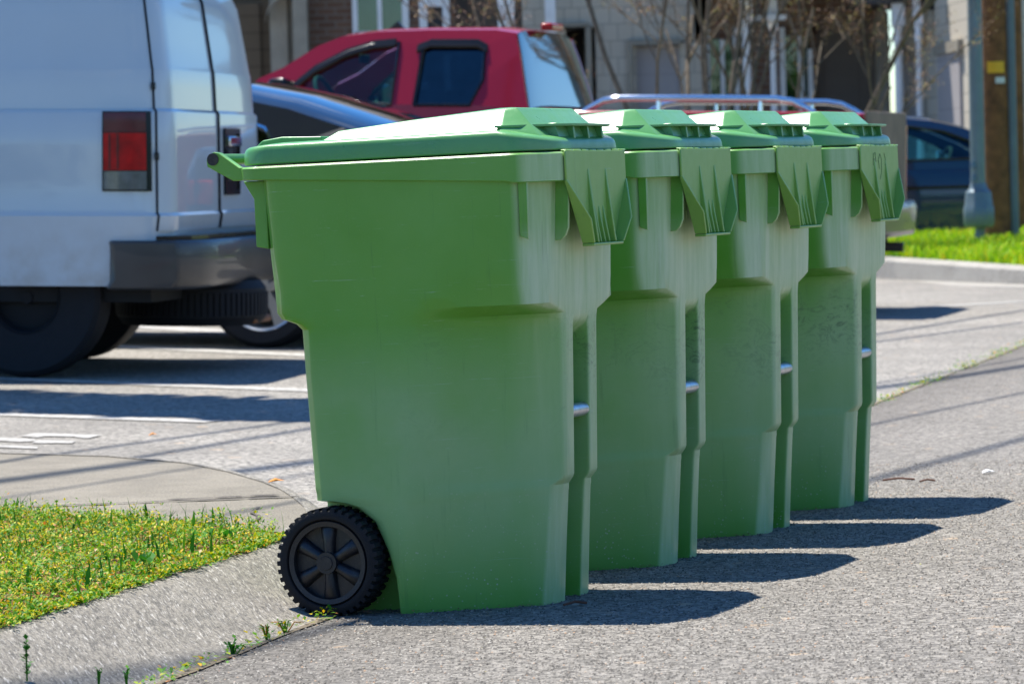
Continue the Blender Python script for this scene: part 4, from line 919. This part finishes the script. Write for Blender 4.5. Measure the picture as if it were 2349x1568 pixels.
g = gpt(632, 1108, .1); litter('fallen_leaf', (632, 1108), .03, 'orange', 'orange leaf at the corner of the pavement by the bins', 'leaf', True, 'fallen leaves'); bpy.data.objects['fallen_leaf.001'].location = (g.x, g.y, .101)
V = []; 
# scattered grit and crumbs on the asphalt: too many to count
n = 900; t = rng.uniform(-2, 16, n); s_ = -np.abs(rng.normal(0, .9, n)); xx = P0.x + SD.x * t + NL.x * s_; yy = P0.y + SD.y * t + NL.y * s_
v1, f1 = leaves(xx, yy, np.array([H(a, b) for a, b in zip(xx, yy)]) + .004, (.003, .011), (.0, .5)); tag(rawlink('road_grit', v1, f1, MT['bud']), kind='stuff')

# ------------------------------------------------------------------ poles
def vline(px_, Y): p = atY(px_, 380, Y); return p.x
pl = empty('light_pole', (vline(2243, 34), 34, float(zvg(34)) - .02), 0, 'blue grey steel light pole with bulky base box beside the wooden pole', 'light pole')
m_ = MB(); m_.lathe([(.066, .55), (.060, 4.2), (.055, 8.0), (.0, 8.0), (.0, .55)], (0, 0, 0), 'z', 18, False); m_.build('shaft', 'polegrey', pl, smooth=50)
m_ = MB(); m_.loft([[(math.cos(a) * r, math.sin(a) * r, z) for a in np.linspace(0, 2 * math.pi, 9)[:-1] + .39] for z, r in ((.19, .125), (.22, .142), (.36, .142), (.385, .130), (.50, .118), (.53, .085), (.58, .075))]); bevel(m_.build('base_cover', 'polegrey', pl), .008)
m_ = MB(); m_.tube([(-.02, 0, -.02), (.0, 0, .1), (.02, 0, .22)], .045, 10); m_.build('base_neck', 'polegrey', pl, smooth=50)
m_ = MB()
for z in (.6, .72): m_.disc((-.05, -.06, z), .028, 0, .018, .06, 'z', 10)
m_.build('fitting', 'polegrey', pl, smooth=50)
m_ = MB(); m_.tube([(0, 0, 7.9), (-.5, -.2, 8.3), (-1.5, -.5, 8.4)], .04, 8); m_.loft([[(-1.4, -.6, 8.36), (-2.1, -.8, 8.36), (-2.1, -.55, 8.36), (-1.4, -.35, 8.36)], [(-1.4, -.55, 8.48), (-2.1, -.72, 8.44), (-2.1, -.6, 8.44), (-1.4, -.4, 8.48)]]); m_.build('lamp_head', 'polegrey', pl)
up = empty('utility_pole', (vline(2288, 34.6), 34.6, float(zvg(34.6)) - .05), 0, 'brown wooden utility pole with yellow tag and grey conduit', 'utility pole')
m_ = MB(); m_.lathe([(.135, 0), (.128, 2), (.115, 6), (.1, 10.5), (0, 10.5), (0, 0)], (0, 0, 0), 'z', 22, False); m_.build('pole', 'wood', up, smooth=50)
m_ = MB(); m_.tube([(.135, -.07, 0), (.13, -.07, 2), (.118, -.06, 6), (.11, -.06, 9)], .042, 12); m_.build('conduit', 'conduit', up, smooth=50)
def wrap(z0, z1, a0, a1, r, mat, nm):
    m2 = MB(); m2.loft([[(math.cos(a) * rr_, math.sin(a) * rr_, z) for a in np.linspace(a0, a1, 8) for rr_ in (r,)] for z in (z0, z1)], closed=False, cap=False); o = m2.build(nm, mat, up); solid(o, .004, 1); return o
zt = lambda y_: atY(2290, y_, 34.6).z - float(zvg(34.6)) + .05
wrap(zt(168), zt(142), rad(230), rad(298), .132, 'yellow', 'yellow_tag'); wrap(zt(192), zt(178), rad(262), rad(300), .132, 'tagwhite', 'pale_tag')
m_ = MB(); m_.box((-1.2, -.06, 9.6), (1.2, .06, 9.74)); m_.build('crossarm', 'wood', up)
p2 = empty('stub_pole', (vline(2334, 36.2), 36.2, .1), 0, 'thin dark brown wooden pole right of the conduit', 'pole')
m_ = MB(); m_.lathe([(.075, 0), (.068, 4), (.06, 8), (0, 8), (0, 0)], (0, 0, 0), 'z', 16, False); m_.build('shaft', 'wood', p2, smooth=50)
# overhead cables (they throw the thin shadows across the lot)
def cable(gx, gy, h, ang, lab, r=.022):
    d = Vector((math.sin(rad(ang)), math.cos(rad(ang)), 0)); off = Vector((-.272 * h, .33 * h, 0)); c = Vector((gx, gy, 0)) + off; c.z = h
    m2 = MB(); m2.tube([c + d * t + Vector((0, 0, .0012 * t * t)) for t in np.linspace(-40, 45, 40)], r, 6, False); o = m2.build('overhead_cable', 'cable'); tag(o, lab, 'cable', 'overhead utility cables')
CL = 'black overhead cable strung above the parking lot, out of the picture'
for (ax_, ay_), h, an, r in (((480, 1022), 8.0, 21, .022), ((400, 1005), 7.6, 25, .018), ((2180, 935), 7.6, 26, .014), ((2200, 848), 8, 26, .012), ((2200, 1045), 9.5, 24, .024), ((250, 1120), 14, 30, .05)):
    g = gpt(ax_, ay_); cable(g.x, g.y, h, an, CL, r)

# ------------------------------------------------------------------ bare shrubs in front of the house
def bare_tree(loc, lab, spec, seed, h=3.6):
    R_ = random.Random(seed); root = empty('bare_tree', loc, 0, lab, 'tree', 'bare trees in front of the houses'); trunk = MB(); buds = []
    def grow(p, d, ln, r, lev):
        pts = [p]; n = 5; q = p.copy(); dd = d.copy()
        for i in range(n):
            dd = (dd + Vector((R_.uniform(-1, 1), R_.uniform(-1, 1), R_.uniform(-.4, .7))) * .13).normalized(); q = q + dd * ln / n; pts.append(q.copy())
        trunk.tube(pts, [r * (1 - .45 * i / n) for i in range(n + 1)], 6 if lev < 2 else 4)
        if lev >= 3:
            for i in range(1, n + 1):
                for _ in range(4): buds.append(pts[i] + Vector((R_.gauss(0, .03), R_.gauss(0, .03), R_.gauss(0, .03))))
        if lev < 3:
            for k in range((3, 4, 4)[lev]):
                i = R_.randint(2, n); nd = (dd + Vector((R_.uniform(-1, 1), R_.uniform(-1, 1), R_.uniform(-.2, .6))) * (.55, .75, .9)[lev]).normalized(); grow(pts[i].copy(), nd, ln * R_.uniform(.5, .72), r * .52, lev + 1)
    for dx, dz, ln, r in spec: grow(Vector((dx * .12, R_.uniform(-.1, .1), 0)), Vector((dx, R_.uniform(-.25, .25), dz)).normalized(), ln, r, 0)
    trunk.build('trunk', 'bark', root, smooth=60)
    b = np.array([tuple(q) for q in buds]); b = np.repeat(b, 3, 0) + rng.normal(0, .03, (len(b) * 3, 3)); v, f = leaves(b[:, 0], b[:, 1], b[:, 2], (.012, .038), (-.5, 1.2)); rawlink('crown', v, f, MT['bud'], root); return root
bare_tree((vline(1600, 33), 33, .15), 'bare multi stemmed tree spreading in front of the grey shingle house', [(-.75, 1, 2.3, .03), (-.42, 1, 2.5, .034), (-.12, 1, 2.5, .03), (.10, 1, 2.4, .034), (.32, 1, 2.4, .026), (-.95, .8, 1.9, .02)], 3)
bare_tree((vline(1790, 34), 34, .15), 'bare tree with a leaning right stem in front of the dark brown garage', [(.42, 1, 2.4, .036), (.12, 1, 2.3, .026), (-.22, 1, 2.3, .028), (.62, .9, 1.8, .02)], 11)

# ------------------------------------------------------------------ houses
YH = 43.0
def hb(mb, x0, x1, y0, y1, d0, d1, Y=YH):
    """box whose front shows photo columns x0..x1 and rows y0..y1 (None = down to the ground) at depth Y+d0"""
    a = atY(x0, y0, Y); b = atY(x1, y0, Y); zb = (atY(x0, y1, Y).z if y1 is not None else .2); mb.box((a.x, Y + d0, zb), (b.x, Y + d1, (a.z + b.z) / 2))
def hpart(nm, mat, root, boxes, Y=YH, bev=None):
    mb = MB()
    for q in boxes: hb(mb, *q, Y=Y)
    o = mb.build(nm, mat); o.location = (0, 0, 0); o.parent = root; o.matrix_parent_inverse = root.matrix_world.inverted()
    if bev: bevel(o, bev)
    return o
def column(root, x0, x1, Y, nm='porch_column', ztop=None):
    a = atY(x0, 200, Y); b = atY(x1, 200, Y); r = (b.x - a.x) / 2; cx = (a.x + b.x) / 2; mb = MB(); zt_ = ztop or 3.3
    mb.box((cx - r * 1.1, Y - r * 1.1, .2), (cx + r * 1.1, Y + r * 1.1, .95)); mb.lathe([(r * 1.0, .952), (r * .75, 1.0), (r * .95, 1.08), (r * .8, 1.2), (r * .72, 1.9), (r * .68, 2.3), (r * .95, 2.36), (r * .7, 2.42), (r * .9, 2.5), (0, 2.5), (0, .952)], (cx, Y, 0), 'z', 14, False); mb.box((cx - r * 1.05, Y - r * 1.05, 2.502), (cx + r * 1.05, Y + r * 1.05, zt_))
    o = mb.build(nm, 'whitetrim', None, smooth=40); o.parent = root; o.matrix_parent_inverse = root.matrix_world.inverted(); return o
def roof(root, x0, x1, Y, d0, d1, z0, z1):
    a = atY(x0, 100, Y).x; b = atY(x1, 100, Y).x; m = (d0 + d1) / 2; mb = MB(); mb.loft([[(a, Y + d0, z0), (a, Y + m, z1), (a, Y + d1, z0)], [(b, Y + d0, z0), (b, Y + m, z1), (b, Y + d1, z0)]]); o = mb.build('roof', 'roofing'); o.parent = root; o.matrix_parent_inverse = root.matrix_world.inverted()
def house(name, xc, Y, lab):
    p = atY(xc, 300, Y); r = empty(name, (p.x, Y, .2), 0, lab, 'house'); bpy.context.view_layer.update(); return r
h1 = house('brick_house', 800, YH, 'brown brick townhouse with green curtained window behind the red pickup')
hpart('wall', 'brick', h1, [(688, 1030, -560, None, .35, 9)])
hpart('gable_wall', 'lap', h1, [(330, 600, -560, None, .36, 9)])
hpart('garage_door', 'lap', h1, [(360, 590, 8, None, .30, .355)])
hpart('corner_trim', 'trim', h1, [(600, 640, -560, None, .1, .6), (655, 688, -560, None, -.1, .6), (640, 655, -560, None, .2, .6)])
mb = MB(); 
for k in range(10):
    t0, t1 = k / 10 * math.pi / 2, (k + 1) / 10 * math.pi / 2; c = atY(600, 62, YH); R1, R2 = .30, .37
    mb.hexa([(c.x + .05 + (.42 - R2 * math.cos(t)) * 1 - .05, YH + dd, c.z + .05 + 0 + (R2 if q else R1) * math.sin(t) * 1.0) for q in (0, 1) for t, dd in ((t0, -.1), (t1, -.1), (t1, .05), (t0, .05))])
o = mb.build('eave_bracket', 'trim'); o.parent = h1; o.matrix_parent_inverse = h1.matrix_world.inverted()
w_ = hpart('window', 'whitetrim', h1, [(800, 812, -180, 76, .28, .42), (915, 930, -180, 76, .28, .42), (812, 915, 70, 76, .28, .42), (858, 868, -180, 70, .29, .42)])
hpart('curtain', 'curtain', h1, [(812, 858, -180, 70, .33, .345), (868, 915, -180, 70, .33, .345)])
hpart('pane', 'teal', h1, [(812, 858, -180, 70, .315, .32), (868, 915, -180, 70, .315, .32)])
hpart('door_frame', 'whitetrim', h1, [(958, 976, -60, None, .24, .42), (1012, 1028, -60, None, .24, .42), (976, 1012, -60, 14, .24, .42)])
hpart('door', 'black', h1, [(976, 1012, 14, None, .31, .348)])
roof(h1, 320, 1030, YH, -1.0, 10, 5.6, 8.2)
h2 = house('grey_house', 1200, YH, 'grey shingled townhouse with white porch columns and pale garage door, middle of the row')
hpart('wall', 'shingle', h2, [(1183, 1282, -560, None, .2, 9), (1350, 1444, -560, None, .2, 9), (1282, 1350, -560, 62, .2, 9), (1444, 1580, -560, 96, .2, 9), (1560, 1616, 96, None, .2, 9)])
hpart('porch_wall', 'taupedoor', h2, [(1030, 1183, -560, None, .9, 9)])
hpart('garage_opening', 'black', h2, [(1282, 1343, 66, None, 1.2, 1.3), (1282, 1350, 62, 66, .16, .4)])
hpart('opening_trim', 'trim', h2, [(1343, 1356, 62, None, .1, .5), (1275, 1350, 52, 62, .1, .24), (1440, 1450, 92, None, .1, .3), (1450, 1562, 92, 104, .1, .3)])
hpart('garage_door', 'greydoor', h2, [(1450, 1560, 104, None, .28, .34)])
column(h2, 1147, 1183, YH - .9); column(h2, 1255, 1278, YH - .4)
hpart('porch_slab', 'walk', h2, [(1035, 1300, 560, None, -1.2, .19)])
roof(h2, 1030, 1600, YH, -1.2, 10, 5.7, 8.4)
h3 = house('brown_house', 1800, YH, 'brick house with brown garage door and white columns behind the bare trees')
hpart('wall', 'brick', h3, [(1616, 1625, -560, None, .5, 9), (1690, 1800, -560, None, .5, 9), (1625, 1690, -560, 88, .5, 9), (1800, 1870, -560, 80, .5, 9), (1870, 2015, -560, 42, .5, 9), (1862, 1880, 42, None, .5, 9)])
hpart('window', 'whitetrim', h3, [(1620, 1632, 60, None, .42, .55), (1656, 1666, 88, None, .42, .55), (1686, 1698, 60, None, .42, .55), (1794, 1806, 60, None, .42, .55), (1836, 1848, 80, None, .42, .55), (1860, 1870, 110, None, .40, .55), (1848, 1860, 222, 236, .42, .55)])
hpart('curtain', 'curtain', h3, [(1632, 1656, 88, None, .49, .498), (1666, 1686, 88, None, .49, .498), (1806, 1836, 80, None, .49, .498)])
hpart('pane', 'teal', h3, [(1632, 1656, 88, None, .46, .465), (1666, 1686, 88, None, .46, .465), (1806, 1836, 80, None, .46, .465), (1848, 1860, 80, 222, .46, .465)])
hpart('garage_door', 'taupedoor', h3, [(1880, 2015, 42, None, .55, .62)])
hpart('corner_trim', 'trim', h3, [(2015, 2040, 20, None, .3, .9)])
hpart('dark_passage', 'black', h3, [(2040, 2056, 20, None, .9, 1.0)])
column(h3, 1702, 1728, YH - .6); column(h3, 1765, 1786, YH - .6)
hpart('porch_beam', 'whitetrim', h3, [(1700, 1792, 42, 54, -.75, -.45)])
hpart('eave', 'roofing', h3, [(1940, 2120, -40, 22, -1.3, .49), (1600, 1940, -60, -10, -1.3, .49)])
roof(h3, 1590, 2120, YH, -1.5, 10, 5.7, 8.4)
h4 = house('shingle_wing', 2150, YH, 'grey shingled house wing with two white columns behind the light pole')
# side wall running towards the camera
A4 = atY(2062, 300, YH + 1.0); B4 = atY(2300, 300, YH - 9.5 + 4); d4 = Vector((B4.x - A4.x, B4.y - A4.y, 0)); L4 = d4.length * .72
wv = MB(); ww = empty_wall = None
def wing(nm, mat, x0, x1, z0, z1, o0, o1):
    e = d4.normalized(); nrm = Vector((-e.y, e.x, 0)) * -1
    if nrm.x > 0: nrm = -nrm
    mb = MB(); pts = []
    for z in (z0, z1):
        for u, q in ((x0, o0), (x1, o0), (x1, o1), (x0, o1)): p = Vector((A4.x, A4.y, 0)) + e * u + nrm * q; pts.append((p.x, p.y, z))
    mb.hexa(pts); o = mb.build(nm, mat); o.parent = h4; o.matrix_parent_inverse = h4.matrix_world.inverted(); return o
wing('wall', 'shingle', 0, L4, .2, 5.6, -2.2, 0)
for u0_, u1_ in ((.4, 1.5), (2.9, 4.3)): wing('garage_door', 'greydoor', u0_, u1_, .2, 2.15, 0.002, .03); wing('door_trim', 'trim', u0_ - .1, u1_ + .1, 2.152, 2.27, .002, .06)
column(h4, 2050, 2077, YH - 1.2); column(h4, 2099, 2120, YH - 1.6)
o = MB(); a = atY(2046, 100, YH - 1.4); b = atY(2124, 100, YH - 1.4); o.box((a.x, YH - 1.8, 2.95), (b.x, YH - 1.0, 3.1)); q_ = o.build('porch_beam', 'whitetrim'); q_.parent = h4; q_.matrix_parent_inverse = h4.matrix_world.inverted()
wing('wall_lamp', 'blackpl', 2.5, 2.65, 2.65, 2.95, .002, .16)
# foliage at the far right edge
def leafy(name, loc, h, w, lab, mat, n, group=None, trunk_h=1.2, seed=1, size=(.1, .22)):
    root = empty(name, loc, 0, lab, 'tree', group); mb = MB(); mb.tube([(0, 0, -.1), (.05, 0, trunk_h), (0, .05, h * .7)], [.12 * h / 4, .09 * h / 4, .03], 8)
    rg = np.random.default_rng(seed); cl = rg.normal(0, 1, (26, 3)); cl /= np.linalg.norm(cl, axis=1)[:, None]; cl *= rg.uniform(.35, 1, 26)[:, None] ** .5; cc = cl * np.array([w / 2, w / 2, (h - trunk_h) / 2]) + np.array([0, 0, trunk_h + (h - trunk_h) / 2])
    for q in cc[:10]: mb.tube([(0, .02, h * .5), tuple(q * .6 + np.array([0, 0, h * .2])), tuple(q)], [.04, .03, .01], 5)
    mb.build('trunk', 'bark', root, smooth=60)
    i = rg.integers(0, 26, n); p = cc[i] + rg.normal(0, w * .10, (n, 3)); v, f = leaves(p[:, 0], p[:, 1], p[:, 2], size, (-.6, 1.2)); rawlink('crown', v, f, MT[mat], root); return root
leafy('leafy_tree', (vline(2400, 46), 46, .2), 4.0, 2.2, 'yellow green leafy tree at the far right edge behind the poles', 'leafyel', 2600, seed=5)
# trees and a hedge across the road behind the camera: they show in the paint and the windows
v_, f_ = [], []; n = 26000; ang = rng.uniform(rad(200), rad(340), n); rr = rng.uniform(30, 40, n); hz = rng.beta(1.2, 2.2, n) * (5.2 + 2.2 * np.sin(ang * 9) + 1.5 * np.sin(ang * 23))
v1, f1 = leaves(np.cos(ang) * rr, np.sin(ang) * rr, hz, (.35, .9), (-.6, 1.2)); tag(rawlink('wooded_bank', v1, f1, MT['leafdark']), kind='stuff')

n = 16000; ang = rng.uniform(rad(-20), rad(66), n); rr = rng.uniform(62, 74, n); hz = rng.beta(1.2, 2.0, n) * (7.5 + 3.0 * np.sin(ang * 9) + 2 * np.sin(ang * 21))
v1, f1 = leaves(np.cos(ang) * rr, np.sin(ang) * rr, hz, (.5, 1.3), (-.6, 1.2)); tag(rawlink('wooded_hill', v1, f1, MT['leafdark']), kind='stuff')

rt_ = empty('added_shade_tree', (-7.2, 20.2, .2), 0, 'unseen leafy tree added to cast the dark band beside the van, out of view at left', 'tree')  # invented tree, placed only for the shadow its limb throws
ax = Vector((.904, -.475, 0)).normalized(); ay = Vector((-ax.y, ax.x, 0)); cc_ = Vector((-3.75 + 7.2, 18.25 - 20.2, 4.9)); mb = MB()
mb.tube([(0, 0, -.2), (.1, 0, 2.4), (.3, -.1, 4.4), cc_ - ax * 2.2 + Vector((0, 0, .1)), cc_, cc_ + ax * 2.4], [.22, .18, .14, .08, .05, .02], 8); mb.build('trunk', 'bark', rt_, smooth=60)
n = 6500; q = rng.uniform(-1, 1, (n, 3)); q = q[(q[:, 1] ** 2 + q[:, 2] ** 2) < 1]; p_ = np.array(cc_) + np.outer(q[:, 0] * 2.9, ax) + np.outer(q[:, 1] * .62, ay) + np.outer(q[:, 2] * .3, (0, 0, 1))
v1, f1 = leaves(p_[:, 0], p_[:, 1], p_[:, 2], (.12, .26), (-.4, .6)); rawlink('crown', v1, f1, MT['leafdark'], rt_)

# crumbs and leaf bits caught along the foot of the bins
X = []; Y = []
for b in bins:
    mw = b.matrix_world
    for _ in range(90):
        u = random.uniform(-.05, .47); v = -interp([(0, .30), (.17, .30), (.45, .15), (.5, .05)], u)[0] - abs(random.gauss(0, .03)); p = mw @ Vector((u, v, 0)); X.append(p.x); Y.append(p.y)
X = np.array(X); Y = np.array(Y); v1, f1 = leaves(X, Y, np.array([H(a, b) for a, b in zip(X, Y)]) + .005, (.004, .012), (0, .6)); tag(rawlink('leaf_litter', v1, f1, MT['bud']), kind='stuff')

# coarse aggregate standing proud of the near road: too many to count
n = 95000; t = -1.9 + 6.2 * rng.random(n) ** 1.25; s_ = -3.3 * rng.random(n)
xx = P0.x + SD.x * t + NL.x * s_; yy = P0.y + SD.y * t + NL.y * s_; zz = np.where(-s_ < 2.6, -.0227 * s_, .059 + .004 * (-s_ - 2.6)); r_ = rng.uniform(.0016, .0038, n); a_ = rng.uniform(0, 6.28, n); hh = r_ * rng.uniform(.5, 1.0, n)
v = np.zeros((n, 5, 3))
for k in range(4):
    rk = r_ * rng.uniform(.7, 1.2, n); v[:, k] = np.c_[xx + np.cos(a_ + k * 1.571) * rk, yy + np.sin(a_ + k * 1.571) * rk, zz + .001]
v[:, 4] = np.c_[xx + rng.normal(0, .0008, n), yy + rng.normal(0, .0008, n), zz + .001 + hh]
i_ = np.arange(n)[:, None] * 5; tag(rawlink('road_gravel', v.reshape(-1, 3), np.concatenate([i_ + np.array([[k, (k + 1) % 4, 4]]) for k in range(4)]), MT['gravel']), kind='stuff')
